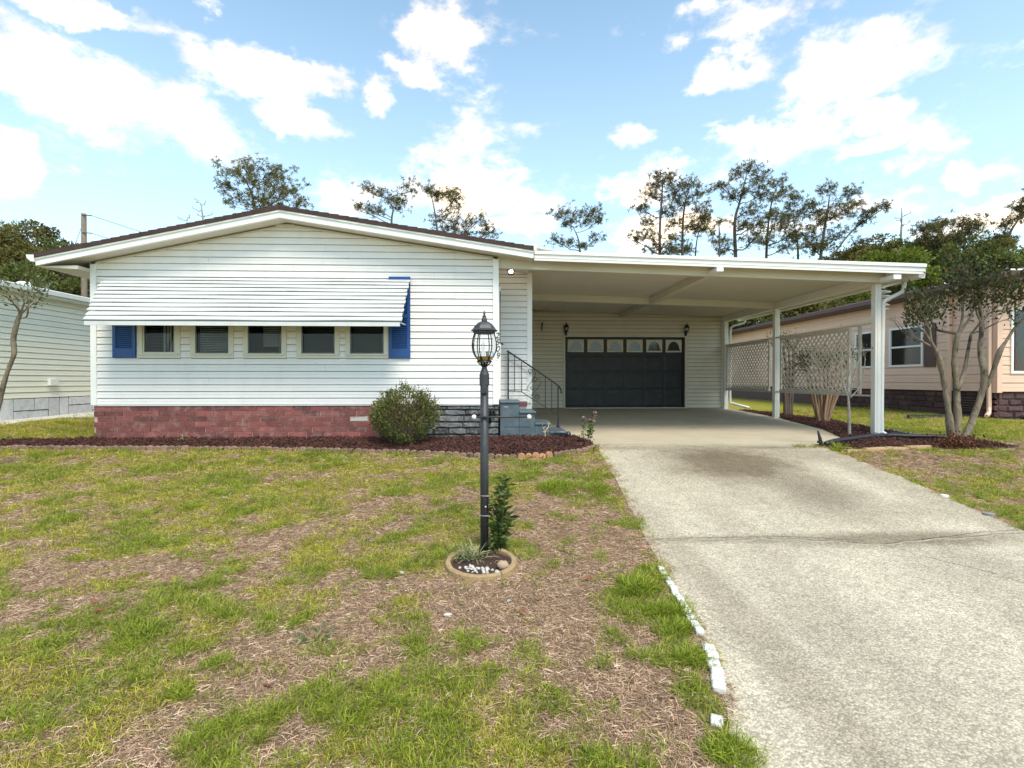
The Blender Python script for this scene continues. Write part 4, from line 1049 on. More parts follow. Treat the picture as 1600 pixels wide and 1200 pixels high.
MB().box(7.15, 7.17, 9.41, 15.5, 2.802, 2.835).box(7.15, 7.17, 9.41, 15.5, 1.44, 1.473).build('rail', M['lattice'], cp)
boxo('frame_stile', M['lattice'], cp, 7.185, 7.225, 9.72, 9.78, 1.475, 2.80)
# the sealed metal lip where the carport roof meets the house roof
MB().prism([(.73, 3.985), (1.25, 3.975), (1.18, 4.01), (.95, 4.04), (.78, 4.07), (.73, 4.10)], lambda p: (p[0], 8.96, p[1]), lambda p: (p[0], 15.6, p[1])).build('roof_flashing', mat('dirty tan flashing', (.40, .33, .23), .7, .3, 5, dirt=((.1, .06, .04), .8, 9)), cp)
boxo('flashing_end', M['trim'], cp, .70, .78, 8.83, 8.95, 3.985, 4.10)
# spinner hanging behind the front post
ws = empty('wind_spinner', (7.60, 9.9, 3.50), 'white tiered wind spinner hanging behind the front carport post', 'wind spinner')
WSX = float(at(1376, 460, 9.9)[0])
for k in range(5):
    MB().lathe((WSX, 9.9, 3.50-.085*k), [(.02, .04), (.175-.008*k, .0), (.17-.008*k, -.012), (.02, .02)], 10).build('tier', M['trim'], ws)
MB().tube([(WSX, 9.9, 3.70), (WSX, 9.9, 3.10)], .004, 4).build('cord', M['wire'], ws)
# porch ceiling light
pl_ = empty('porch_light', (.37, 9.75, 3.90), 'small black porch ceiling light with a glowing bulb above the entry steps', 'lamp')
MB().lathe((.37, 9.75, 3.865), [(.095, .035), (.095, .012), (.08, .0), (.05, -.0)], 10).build('base', M['iron'], pl_)
m_ = MB()
for k in range(6):
    a = k*pi/3+.2; m_.tube([(.37+.085*cos(a), 9.75+.085*sin(a), 3.87), (.37+.05*cos(a), 9.75+.05*sin(a), 3.765)], .007, 4)
m_.lathe((.37, 9.75, 3.755), [(.052, .012), (.052, 0)], 10).build('cage', M['iron'], pl_)
MB().lathe((.37, 9.75, 3.78), [(.01, 0), (.035, .015), (.04, .04), (.025, .07), (.012, .08)], 10).build('bulb', M['lit'], pl_, True)

# ------------------------------------------------------------------ steps and railing
st = empty('entry_steps', (.75, 9.6, .70), 'blue grey painted entry steps climbing left to the side door', 'steps')
SX = [.155, .50, .78, 1.05, 1.34]; ST = [1.375, 1.19, .985, .825]; SY0, SY1 = 9.19, 10.04
for i in range(4):
    x0, x1, zt_ = SX[i], SX[i+1], ST[i]
    MB().box(x0, x1-.002, SY0, SY1, .60, zt_-.045).build('riser_block', M['stepblue'], st, bevel=.006)
    MB().box(x0-(.0 if i else .01), x1+.022, SY0-.022, SY1, zt_-.044, zt_).build('tread', M['stepblue'], st, bevel=.012)
boxo('side_groove', M['dark'], st, .22, .72, SY0-.003, SY0-.0005, .905, .913)
boxo('side_groove', M['path'], st, .22, .30, SY0-.003, SY0-.0005, 1.265, 1.275)
boxo('side_seam', M['dark'], st, .155, 1.04, SY0-.003, SY0-.0005, 1.098, 1.104)
hr = empty('stair_handrail', (.8, 9.99, .9), 'thin black iron handrail with scrolls along the far side of the blue grey steps', 'handrail')
RY = 9.98
def ry(px, py): return tuple(at(px, py, RY))
MB().beam((.325, RY, 1.38), (.325, RY, 2.33), .028, .028).build('newel', M['iron'], hr)
pA, pB = at(793, 548, RY), at(872, 603, RY)
e = at(872, 662, RY); MB().beam((pB[0], RY, .83), (pB[0], RY, pB[2]), .028, .028).lathe((pB[0], RY, .826), [(.035, 0), (.03, .03), (.02, .05)], 8).build('newel', M['iron'], hr)
MB().tube([ry(792, 548), ry(833, 575), ry(872, 602), ry(875, 606), ry(877, 611), ry(877, 615)], .016, 6).build('top_rail', M['iron'], hr)
MB().tube([ry(794, 611), ry(815, 612), ry(833, 624), ry(871, 648)], .010, 6).build('bottom_rail', M['iron'], hr)
for px, a, b in ((804, 557, 611), (815, 565, 612), (852, 590, 636), (862, 597, 642)):
    MB().tube([ry(px, a), ry(px, b)], .0075, 5).build('baluster', M['iron'], hr)
def spiral(cx, cy, r, t0, turns, dirn=1, n=16, r0=.25):
    return [(cx+r*(r0+(1-r0)*k/n)*cos(t0+dirn*turns*2*pi*k/n), cy+r*(r0+(1-r0)*k/n)*sin(t0+dirn*turns*2*pi*k/n)) for k in range(n+1)]
for cv in (spiral(828, 580, 4.5, 0, 1.3, 1)+[(833, 575), (837, 583), (834, 593), (827, 600), (823, 608), (827, 612)],
           spiral(836, 593, 5.5, pi, 1.2, -1)+[(843, 590), (845, 598), (840, 607), (834, 613), (830, 619)],
           spiral(831, 607, 3.5, 0, 1.2, 1), spiral(839, 620, 4.5, pi/2, 1.35, -1)+[(833, 616), (831, 620)]):
    MB().tube([ry(*p) for p in cv], .0055, 4).build('scroll', M['iron'], hr)

# ------------------------------------------------------------------ scalloped edgings
def edging(name, lab, cat, path, step, material, h, t, zf, scal=True, group=None):
    pts = resample(path, step); c = pts[len(pts)//2]
    root = empty(name, (c[0], c[1], zf(*c)), lab, cat, group)
    n = 8
    prof = [(-.5, -.09), (.5, -.09)]
    if scal: prof += [(.5, h*.62)]+[(.5*cos(a), h*.62+h*.38*sin(a)) for a in np.linspace(0, pi, 7)[1:-1]]+[(-.5, h*.62)]
    else: prof += [(.5, h), (-.5, h)]
    w = step*.97
    mb = MB().prism([(p[0]*w, p[1]) for p in prof], lambda p: (p[0], -t/2, p[1]), lambda p: (p[0], t/2, p[1]))
    me = bpy.data.meshes.new('edging_block'); me.from_pydata(mb.v, [], mb.f); me.materials.append(material)
    for i in range(len(pts)-1):
        a, b = pts[i], pts[i+1]; m = (a+b)/2; ang = math.atan2(b[1]-a[1], b[0]-a[0])
        o = inst('edging_block', me, (m[0]+random.uniform(-.004, .004), m[1]+random.uniform(-.006, .006), zf(*m)+random.uniform(-.012, .006)), root, (random.uniform(-.08, .08), random.uniform(-.05, .05), ang+random.uniform(-.05, .05)), (1, 1, random.uniform(.92, 1.08)))
        if scal:
            md = o.modifiers.new('bevel', 'BEVEL'); md.width = .008; md.segments = 1
    return root
gz = lambda x, y: float(G(x, y))
i0 = [i for i, p in enumerate(BED_EDGE) if p[0] > .35][0]; i1 = [i for i, p in enumerate(BED_EDGE) if p[0] > .92][0]
edging('bed_edging', 'long weathered tan scalloped edging along the mulch bed in front of the house', 'garden edging', BED_EDGE[3:i0+1], .112, M['edge'], .078, .055, gz)
edging('bed_edging', 'orange scalloped edging piece beside the blue grey steps end of the mulch bed', 'garden edging', BED_EDGE[i0:i1+1], .108, M['edgeorange'], .105, .06, gz)
edging('bed_edging', 'brown scalloped edging curving round the pink flower end of the mulch bed', 'garden edging', BED_EDGE[i1:], .112, M['edge'], .08, .055, gz)
edging('bed_edging', 'flat orange stone edging of the right hand bed by the driveway', 'garden edging', [(5.66,8.0),(6.0,8.08),(6.5,8.19),(7.0,8.25),(7.35,8.26)], .42, mat('pale orange stone', (.50, .33, .19), .85, .15, 8, bump=.5), .055, .11, gz, False)
edging('bed_edging', 'thin grey edging between the green side lawn and the right hand bed', 'garden edging', BED2_BACK[:-1], .3, M['path'], .05, .035, gz, False)
# white scalloped edging by the driveway: two runs
edging('driveway_edging', 'short run of white painted scalloped edging at the driveway, half buried in grass', 'garden edging', [(1.435,4.32),(1.415,3.91),(1.39,3.5),(1.37,3.22)], .085, M['edgewhite'], .040, .055, gz)
edging('driveway_edging', 'thick white painted scalloped edging beside the lower driveway', 'garden edging', [(1.36,3.18),(1.315,2.92),(1.235,2.71)], .075, M['edgewhite'], .048, .075, gz)
edging('driveway_edging', 'last white painted edging pieces lying in grass at the bottom driveway edge', 'garden edging', [(1.165,2.58),(1.085,2.42)], .09, M['edgewhite'], .035, .06, gz)

# ------------------------------------------------------------------ lamp post and its ring
LX, LY = -.065, 4.66
LZ = gz(LX, LY)
lp = empty('post_lamp', (LX, LY, LZ), 'dark grey post lamp with a six sided clear glass lantern in front of the house', 'lamp post')
MB().lathe((LX, LY, 0), [(.0375, LZ-.1), (.0375, 1.74)], 24).build('post', M['post'], lp, True)
MB().lathe((LX, LY, 0), [(.040, 1.70), (.0445, 1.705), (.0445, 1.80), (.040, 1.812), (.024, 1.86), (.020, 1.872)], 20).build('collar', M['post'], lp)
boxo('outlet_box', M['glossblack'], lp, LX-.022, LX+.022, LY-.050, LY-.034, 1.63, 1.71, bevel=.003)
boxo('outlet_eye', M['post'], lp, LX-.008, LX+.008, LY-.054, LY-.0505, 1.665, 1.683)
# ladder rest
m_ = MB().tube([(LX-.08, LY-.045, 1.418), (LX+.405, LY-.045, 1.418)], .0095, 10); m_.build('ladder_rest', M['post'], lp, True)
for x in (LX-.092, LX+.405):
    MB().lathe((x, LY-.045, 1.418), [(.022*sin(a), -.022*cos(a)) for a in np.linspace(.1, pi-.1, 9)], 12).build('knob', M['ball'], lp, True)
# lantern head
for k in range(6):
    a = k*pi/3+.12; m_ = MB().tube([(LX+.016*cos(a), LY+.016*sin(a), 1.868), (LX+.03*cos(a), LY+.03*sin(a), 1.885), (LX+.058*cos(a), LY+.058*sin(a), 1.912)], .006, 5)
    m_.build('spoke', M['iron'], lp)
MB().lathe((LX, LY, 1.868), [(.012, 0), (.012, .05)], 8).build('stem', M['iron'], lp)
MB().lathe((LX, LY, 1.912), [(.066, 0), (.070, .004), (.066, .012), (.062, .014), (.02, .016)], 18, .12).build('ring', M['iron'], lp)
rz = [(.064, 1.927), (.080, 1.958), (.083, 1.964), (.101, 2.0), (.111, 2.045), (.110, 2.09), (.101, 2.14), (.088, 2.178)]
for k in range(6):
    a0, a1 = k*pi/3+.12, (k+1)*pi/3+.12
    def P(r, z, a): return (LX+r*cos(a), LY+r*sin(a), z)
    MB().tube([P(r, z, a0) for r, z in rz[1:]], .0055, 6).build('rib', M['iron'], lp)
    vs = [P(r*.985, z, a) for r, z in rz[2:] for a in (a0, (a0+a1)/2, a1)]
    # flat glass between two ribs
    vs = []
    for r, z in rz[2:]:
        p0, p1 = np.array(P(r*.985, z, a0)), np.array(P(r*.985, z, a1)); mid = (p0+p1)/2; c_ = np.array([LX, LY, z]); mid = c_+(mid-c_)*1.07
        vs += [p0, mid, p1]
    MB().add(vs, [(3*i+j, 3*i+j+1, 3*i+j+4, 3*i+j+3) for i in range(len(rz)-3) for j in (0, 1)]).build('pane', M['lampglass'], lp)
    # base panel: a brass window in an iron frame
    q0, q1 = .18, .82
    def Q(r, z, t): return tuple(np.array(P(r, z, a0))*(1-t)+np.array(P(r, z, a1))*t)
    MB().add([Q(.064, 1.927, 0), Q(.064, 1.927, 1), Q(.082, 1.963, 1), Q(.082, 1.963, 0), Q(.060, 1.927, 0), Q(.060, 1.927, 1), Q(.078, 1.963, 1), Q(.078, 1.963, 0)], [(0,1,2,3), (7,6,5,4), (0,4,5,1), (3,2,6,7), (0,3,7,4), (1,5,6,2)]).build('base_panel', M['iron'], lp)
    if k in (1, 3, 4, 5, 0, 2):
        MB().add([Q(.068, 1.931, q0), Q(.068, 1.931, q1), Q(.0835, 1.959, q1), Q(.0835, 1.959, q0)], [(0,1,2,3)]).build('brass_plate', M['brass'], lp)
MB().lathe((LX, LY, 1.95), [(.06, 0), (.06, .006)], 12).build('floor_plate', M['iron'], lp)
for dx, c in ((-.012, 'a'), (.03, 'b')):
    MB().lathe((LX+dx, LY+.01*(dx > 0), 1.956), [(.016, 0), (.016, .055), (.010, .058)], 10).build('candle_sleeve', M['ball'] if dx < 0 else mat('grey socket', (.2, .2, .19), .6), lp)
MB().lathe((LX-.012, LY, 2.014), [(.006, 0), (.014, .02), (.017, .045), (.010, .085), (.002, .11)], 10).build('bulb', M['lampglass'], lp, True)
MB().tube([(LX-.012, LY, 2.014), (LX-.008, LY, 2.09)], .003, 4).build('filament', M['bulb'], lp)
MB().lathe((LX, LY, 0), [(.086, 2.170), (.100, 2.176), (.100, 2.190), (.122, 2.196), (.122, 2.203), (.105, 2.215), (.085, 2.245), (.062, 2.268), (.034, 2.282), (.026, 2.285), (.025, 2.30), (.017, 2.325), (.019, 2.330), (.009, 2.338), (.009, 2.352), (.012, 2.358), (.006, 2.375), (.003, 2.382)], 6, .12).build('cap', M['post'], lp)
for k, (z, a) in enumerate(((.70, .35), (.52, .6))):
    MB().lathe((LX, LY, z), [(.0395, 0), (.0395, .008)], 14).box(LX+.01, LX+.055, LY-.045, LY-.038, z, z+.007).build('wire_clip', M['snag'], lp)
MB().lathe((LX+.012, LY-.037, .60), [(.004, 0), (.008, .006), (.004, .012)], 8).build('screw', M['ball'], lp)
# ring of four curved blocks
rg = empty('lamp_ring', (-.09, 4.42, gz(-.09, 4.42)), 'round ochre concrete edging ring around the foot of the post lamp', 'garden edging')
RC = (-.09, 4.43)
for k, (a0, a1) in enumerate(((-2.75, -.98), (-.95, .5), (.53, 2.1), (2.13, 3.50))):
    m_ = MB(); vs = []; n = 14
    for i in range(n+1):
        a = a0+(a1-a0)*i/n
        for r, dz in ((.262, -.08), (.262, .040), (.268, .048), (.300, .048), (.309, .038), (.312, -.08)):
            x, y = RC[0]+r*cos(a), RC[1]+r*sin(a); vs.append((x, y, float(G(RC[0]+.28*cos(a), RC[1]+.28*sin(a)))+dz+random.uniform(-.0015, .0015)))
    fs = [(i*6+j, i*6+(j+1) % 6, (i+1)*6+(j+1) % 6, (i+1)*6+j) for i in range(n) for j in range(6)]+[tuple(range(6))[::-1], tuple(n*6+j for j in range(6))]
    m_.add(vs, fs).build('ring_block', M['ring'], rg)
sheet('ring_soil', [(RC[0]+.25*cos(a), RC[1]+.25*sin(a)) for a in np.linspace(0, 2*pi, 20)[:-1]], lambda x, y: float(G(x, y))+.022, .1, M['mulchbase'], .06)
def pebble_mesh(seed, m):
    r = np.random.default_rng(seed); mb = MB().lathe((0, 0, 0), [(sin(a)*1.0, -cos(a)*.7) for a in np.linspace(.15, pi-.15, 6)], 8)
    mb.v = [tuple(np.array(v)*(1+r.normal()*.10)) for v in mb.v]
    me = bpy.data.meshes.new('pebble'); me.from_pydata(mb.v, [], mb.f); me.materials.append(m); me.polygons.foreach_set('use_smooth', [True]*len(me.polygons)); return me
pm = [pebble_mesh(i, M['pebble']) for i in range(5)]
for i in range(30):
    t = i/29; a = -2.7+1.6*t+random.uniform(-.1, .1); r = random.uniform(.10, .215); s = random.uniform(.009, .019)
    x, y = RC[0]+r*cos(a), RC[1]+r*sin(a)
    tag(inst('pebble', pm[i % 5], (x, y, gz(x, y)+.03), None, (random.random(), random.random(), random.random()*6), (s*1.2, s, s)), 'small white pebble among others at the front inside the ochre lamp ring', 'pebble', 'white pebbles inside the lamp ring')
for x, y, s, lab in ((.045, 4.20, .030, 'largest white pebble beside the tan rock in the lamp ring'),):
    tag(inst('pebble', pm[1], (x, y, gz(x, y)+.045), None, (0, 0, 1), (s*.8, s*.8, s*.9)), lab, 'pebble')
tag(inst('rock', pebble_mesh(9, M['rock']), (.10, 4.31, gz(.1, 4.31)+.055), None, (.2, .3, .5), (.060, .045, .055)), 'tan fist sized rock at the right inside the lamp ring', 'rock')
for i, (x, y, s, lab) in enumerate(((-.31, 3.62, .022, 'pale flat pebble lying on dead grass in front of the lamp ring'), (.13, 3.80, .016, 'small white pebble on dead grass just right of the lamp ring front'), (-.75, 4.3, .02, 'pale chip of stone on the lawn left of the lamp ring'))):
    tag(inst('pebble', pm[i], (x, y, gz(x, y)+.012), None, (0, 0, i), (s*1.6, s, s*.5)), lab, 'pebble')

# ------------------------------------------------------------------ leaves and plants
def leaf_cards(C, size, m, name, parent, aspect=.5, up=.3, seed=1, dirs=None, fold=True):
    """rhombic leaves at the points C; size is a number or one per leaf"""
    r = np.random.default_rng(seed); C = np.asarray(C, float); n = len(C)
    d = r.normal(size=(n, 3)) if dirs is None else np.asarray(dirs, float)+r.normal(size=(n, 3))*.35
    d[:, 2] += up; d /= np.linalg.norm(d, axis=1)[:, None]
    q = r.normal(size=(n, 3)); s = np.cross(d, q); s /= np.linalg.norm(s, axis=1)[:, None]
    L_ = np.broadcast_to(size, (n,))*r.uniform(.65, 1.25, n); L_ = L_[:, None]
    nrm = np.cross(d, s)
    base = C; tip = C+d*L_; mid = C+d*L_*.45+nrm*L_*.08
    V = np.stack([base, mid+s*L_*aspect/2-nrm*L_*.1, tip, mid-s*L_*aspect/2-nrm*L_*.1], 1).reshape(-1, 3)
    V = V-np.array(wloc(parent)) if parent is not None else V
    Fc = np.arange(4*n).reshape(n, 4)
    me = np_mesh(name, V, Fc, m)
    return link(bpy.data.objects.new(name, me), parent)
# round bush in front of the house
bx, by = -1.44, 8.62; bz = gz(bx, by)
bu = empty('bush', (bx, by, bz), 'round clipped green bush against the brick and stone skirting', 'bush')
pts = []
r = np.random.default_rng(3)
while len(pts) < 9500:
    v = r.normal(size=3); v /= np.linalg.norm(v)
    nn = float(fbm(np.array([v[0]*2.5+5+v[2]]), np.array([v[1]*2.5+9+v[2]*2]), 4)[0])
    rad = (.86+.62*(nn-.5)*1.4)*(.62+.42*r.random()**.45)
    p = np.array([v[0]*.60, v[1]*.52, v[2]*.50])*rad; p[2] += .49
    if p[2] < .02: continue
    if float(fbm(np.array([p[0]*7+3+p[1]*4]), np.array([p[2]*7+11-p[1]*3]), 2)[0]) < .36+.12*r.random(): continue
    q = r.normal(size=3)
    pts.append(p+np.array([bx, by, bz])+q*.015)
pts = np.array(pts)
leaf_cards(pts, .040, M['bush'], 'crown', bu, .55, .4, 4, dirs=(pts-np.array([bx, by, bz+.35]))*1.5)
m_ = MB()
for k in range(34):
    a = k*2.4; e = np.array([bx+.48*cos(a)*random.random(), by+.42*sin(a)*random.random(), bz+random.uniform(.5, .98)])
    m_.tube([(bx+.04*cos(a), by+.04*sin(a), bz-.02), ((bx+e[0])/2+.03*cos(a), (by+e[1])/2, bz+.35), tuple(e)], [.012, .008, .003], 4)
m_.build('stems', M['bark'], bu)
m_ = MB(); SH = []
for k in range(60):
    v = r.normal(size=3); v[2] = abs(v[2]); v /= np.linalg.norm(v); c = np.array([bx, by, bz+.48])+v*np.array([.52, .46, .44]); e_ = c+v*random.uniform(.06, .16)+np.array([0, 0, .04]); m_.tube([tuple(c), tuple(e_)], [.003, .001], 3); SH += [c*(1-t)+e_*t for t in (.3, .5, .7, .85, 1) for _ in (0, 1)]
m_.build('twigs', M['bark'], bu)
leaf_cards(SH, .035, M['bush'], 'shoot_leaves', bu, .5, .3, 44)
# leafy plant tied to the post
px_, py_ = .055, 4.68; pz_ = gz(px_, py_)
pt = empty('climbing_shrub', (px_, py_, pz_), 'slender leafy green shrub growing up the right side of the lamp post', 'shrub')
m_ = MB(); C = []; D = []
for k in range(12):
    tx, ty = px_+random.uniform(-.07, .17), py_+random.uniform(-.08, .08); h = random.uniform(.30, .74)
    P = [(px_+random.uniform(-.03, .03), py_+random.uniform(-.03, .03), pz_), (px_*.5+tx*.5, py_*.5+ty*.5, pz_+h*.5), (tx, ty, pz_+h)]
    m_.tube(P, [.006, .005, .002], 5)
    for t in np.linspace(.08, 1, 22):
        p = np.array(P[0])*(1-t)**2+2*t*(1-t)*np.array(P[1])+t*t*np.array(P[2])
        a = t*37+k
        for s in (0, 2.2):
            C.append(p); D.append((cos(a+s), sin(a+s), .25))
m_.build('stems', mat('green stems', (.12, .14, .05), .7), pt)
leaf_cards(C, .095, M['plant'], 'leaves', pt, .30, .0, 8, dirs=np.array(D)*1.3)
# strap leaved clump beside the post
def strap_clump(name, lab, cat, x, y, n, L0, w, m, lean=1.2, seed=1, group=None):
    z = gz(x, y); o = blade_clump(name, n, .06, L0*.6, L0, w, lean, m, seed=seed); link(o); o.location = (x, y, z); return tag(o, lab, cat, group)
strap_clump('strap_leaf_plant', 'pale green strap leaved plant spilling left of the post inside the lamp ring', 'plant', -.17, 4.55, 60, .26, .011, M['plantpale'], 1.3, 3)
strap_clump('strap_leaf_plant', 'short strap leaved tuft directly in front of the lamp post foot', 'plant', -.04, 4.50, 22, .17, .009, M['plantpale'], 1.4, 4)
strap_clump('weed', 'grey green spiky weed lying in the dead grass left of the lamp ring', 'weed', -1.15, 3.38, 70, .17, .009, leaf_mat('grey green weed', (.12, .14, .05), (.32, .34, .16), .3), 1.45, 6)
# low ring-side fuzz of small leaves
C = [(RC[0]-.14+random.gauss(0, .06), RC[1]+.06+random.gauss(0, .05), gz(RC[0], RC[1])+.05+abs(random.gauss(0, .05))) for _ in range(420)]
o = leaf_cards(C, .02, M['plantpale'], 'ground_ivy', None, .6, .2, 12); tag(o, 'tiny leaved creeping plant under the strap leaves in the lamp ring', 'plant')
# pink flower plant near the steps
fx, fy = 1.60, 8.52; fz = gz(fx, fy)+.03
fl = empty('flower_plant', (fx, fy, fz), 'thin stemmed plant with pink flowers at the corner of bed and carport floor', 'flower plant')
m_ = MB(); C = []; D = []
heads = [at(912, 652, fy), at(929, 645, fy), at(922, 656.5, fy), at(927, 658, fy)]
for i, h in enumerate(heads):
    b0 = np.array([fx+random.uniform(-.02, .02), fy, fz-.02]); mid = (b0+h)/2+np.array([-.03+.02*i, random.uniform(-.03, .03), -.02])
    m_.tube([tuple(b0), tuple(mid), tuple(h)], [.005, .004, .003], 4)
    for t in np.linspace(.35, .97, 13):
        p = b0*(1-t)**2+2*t*(1-t)*mid+t*t*h
        for s in (0, 2, 4): C.append(p); D.append((cos(t*30+s), sin(t*30+s), .1))
m_.build('stems', mat('reddish stems', (.14, .09, .05), .7), fl)
leaf_cards(C, .062, M['plant'], 'leaves', fl, .42, .1, 5, dirs=D)
for i, h in enumerate(heads):
    c = [h]*26; d = r.normal(size=(26, 3)); d[:, 2] = np.abs(d[:, 2])*.6; d[:, 1] -= .5
    leaf_cards(c, .036, M['petal'], 'flower', fl, .8, 0, 30+i, dirs=d*2)
strap_clump('grass_tuft', 'small dry grass tuft at the foot of the pink flower plant', 'grass tuft', 1.50, 8.45, 26, .20, .005, M['thatch'], 1.0, 9)
# dead stalk by the steps and the pale weed in the bed
ds = empty('dead_stalk', (1.0, 9.05, gz(1, 9)), 'bleached dead plant stalk in front of the blue grey steps', 'dead plant')
MB().tube([tuple(at(852, 683, 9.05)), tuple(at(851, 675, 9.05)), tuple(at(857, 667, 9.05)), tuple(at(857, 659, 9.05))], [.012, .016, .013, .006], 6).tube([tuple(at(852, 674, 9.05)), tuple(at(848, 668, 9.03))], [.008, .004], 5).build('stem', M['deadstem'], ds)
leaf_cards([at(854+random.gauss(0, 3), 672+random.gauss(0, 6), 9.04) for _ in range(40)], .04, M['thatch'], 'leaves', ds, .4, 0, 17)
ws_ = empty('weed', tuple(at(285, 697, 8.8)), 'pale spindly weed standing in the mulch in front of the brick skirting', 'weed')
MB().tube([tuple(at(285, 697, 8.8)), tuple(at(286, 686, 8.8)), tuple(at(284, 677, 8.8))], [.006, .005, .002], 5).build('stem', M['deadstem'], ws_)
leaf_cards([at(285+random.gauss(0, 2.2), 687+random.gauss(0, 6), 8.8) for _ in range(60)], .045, M['plantpale'], 'leaves', ws_, .4, .2, 18)
for i, (x, y, lab) in enumerate(((-6.3, 8.75, 'small yellowish weed in the mulch near the left brick corner'), (-5.3, 8.62, 'low yellowish weed in the mulch right of the first small weed'), (-3.9, 8.55, 'lone grass sprout in the mulch below the middle windows'))):
    strap_clump('weed', lab, 'weed', x, y, 16, .13, .007, M['plantpale'], 1.1, 30+i)
strap_clump('grass_tuft', 'green grass tuft at the black edging corner right of the driveway', 'grass tuft', 5.75, 8.22, 40, .24, .007, M['grassdark'], 1.1, 14)
# blocks and hoses at the steps
tag(boxo('stone_chip', M['pebble'], None, .22, .30, 8.98, 9.04, .70, .745, bevel=.01), 'small white stone at the foot of the blue grey steps', 'stone')
hz = at(880, 677, 9.12)
hs = empty('rolled_hose', (1.2, 9.12, .8), 'blue grey rolled tube with a black end lying on the lowest step', 'hose')
MB().tube([tuple(at(866, 676, 9.08)), tuple(at(878, 675.5, 9.08)), tuple(at(886, 676, 9.08))], .028, 8).build('tube', M['stepblue'], hs, True)
MB().lathe(tuple(at(888, 679, 9.07)), [(.01, -.05), (.045, -.04), (.05, .01), (.03, .05), (.008, .06)], 10).build('hose_end', M['blackplastic'], hs)
# ornament hanging on the stone skirting behind the lamp bar
tag(MB().tube([tuple(at(765, 661, 9.05)), tuple(at(764, 640, 9.05)), tuple(at(771, 638, 9.05)), tuple(at(773, 650, 9.05))], [.035, .03, .028, .012], 8).build('hose_bib', M['iron'], None, True), 'dark curved tap cover on the stone skirting behind the lamp bar', 'tap')

# right hand bits
bl_ = [(5.58, 8.33), (5.7, 8.42), (6.0, 8.58), (6.5, 8.78), (7.0, 8.95), (7.5, 8.9), (8.0, 8.75), (8.4, 8.6)]
bp_ = crom(bl_, 5)
tag(MB().tube([(p[0], p[1], zbed2(p[0], p[1])+.045) for p in bp_], .042, 8).build('lawn_edging', M['blackplastic'], None, True), 'black plastic lawn edging curving round the front carport post', 'garden edging')
tag(MB().tube([(5.52, 8.36, .64), (5.50, 8.36, .77), (5.47, 8.37, .90)], [.03, .028, .014], 8).lathe((5.5, 8.36, .70), [(.045, 0), (.045, .03)], 8).build('stake', M['blackplastic']), 'short black plastic stake at the driveway corner of the carport floor', 'stake')
def corr(name, pts, r0, lab, cat):
    P = crom(pts, 14); rr = [r0*(1+.12*(i % 2)) for i in range(len(P))]
    return tag(MB().tube([tuple(p) for p in P], rr, 10).build(name, M['blackplastic'], None, False), lab, cat)
corr('drain_hose', [(7.40, 9.2, .73), (7.55, 9.08, .72), (7.75, 8.95, .70), (7.95, 8.8, .68)], .065, 'black corrugated drain hose at the foot of the front downspout', 'drain hose')
yb = 11.9
corr('drain_hose', [(10.0, yb, .86), (10.4, yb-.05, .86), (10.9, yb-.1, .87), (11.3, yb-.2, .87)], .06, 'black corrugated pipe lying on the green lawn by the pink house', 'drain hose')
corr('drain_hose', [(11.75, 10.9, .95), (11.9, 10.7, .9), (12.2, 10.4, .86), (12.5, 10.3, .86)], .06, 'black pipe joined to the pink house downspout behind the crape myrtle', 'drain hose')
for (x, y, c, lab) in ((4.89, 5.75, 'w', 'white sprinkler cap in the grass on the right driveway edge'),):
    pass
tag(MB().lathe((5.52, 6.02, gz(5.52, 6.0)), [(.045, 0), (.045, .03), (.03, .035)], 10).build('sprinkler_cap', M['ball']), 'white cap in the grass on the right edge of the driveway', 'cap')
tag(MB().lathe((5.48, 5.42, gz(5.5, 5.4)), [(.055, 0), (.055, .035), (.02, .045)], 10).build('sprinkler_cap', M['snag']), 'grey round cap in the grass nearer down the right driveway edge', 'cap')
# fallen leaves
lf = MB().add([(-.05, 0, 0), (-.02, .022, .008), (.02, .02, .004), (.055, 0, .012), (.02, -.02, .006), (-.02, -.022, .01)], [(0,1,2), (0,2,3), (0,3,4), (0,4,5)])
lfm = bpy.data.meshes.new('fallen_leaf'); lfm.from_pydata(lf.v, [], lf.f); lfm.materials.append(M['deadleaf'])
for i, (x, y, lab) in enumerate(((-2.9, 3.85, 'upper of two orange fallen leaves on the grass far left of the lamp'), (-2.77, 3.72, 'lower of two orange fallen leaves on the grass far left of the lamp'), (-1.24, 2.87, 'orange brown fallen leaf on the bare dead grass below the lamp ring'), (-.42, 6.0, 'rust coloured fallen leaf on the lawn left of the lamp post'), (.22, 3.6, 'small red brown leaf on dead grass right of the lamp ring'), (.78, 4.1, 'brown leaf on the dead grass near the driveway edge'))):
    tag(inst('fallen_leaf', lfm, (x, y, gz(x, y)+.035), None, (.3, .2, i*1.3), (.65, .7, .8)), lab, 'leaf')

# ------------------------------------------------------------------ mint house on the left
mh = empty('mint_house', (-10, 12, .9), 'pale mint green sided house with grey stone skirting at the left edge', 'house')
MX = -9.9
def mtop(y): return np.full(np.shape(y), 3.58)
MB().box(MX-6, MX-.02, 6.5, 24, .6, 3.60).build('wall', M['mint'], mh)
siding(mh, 'siding_board', M['mint'], (MX, 0, 0), (0, 1, 0), (1, 0, 0), 6.5, 24, 1.37, 3.60, .122)
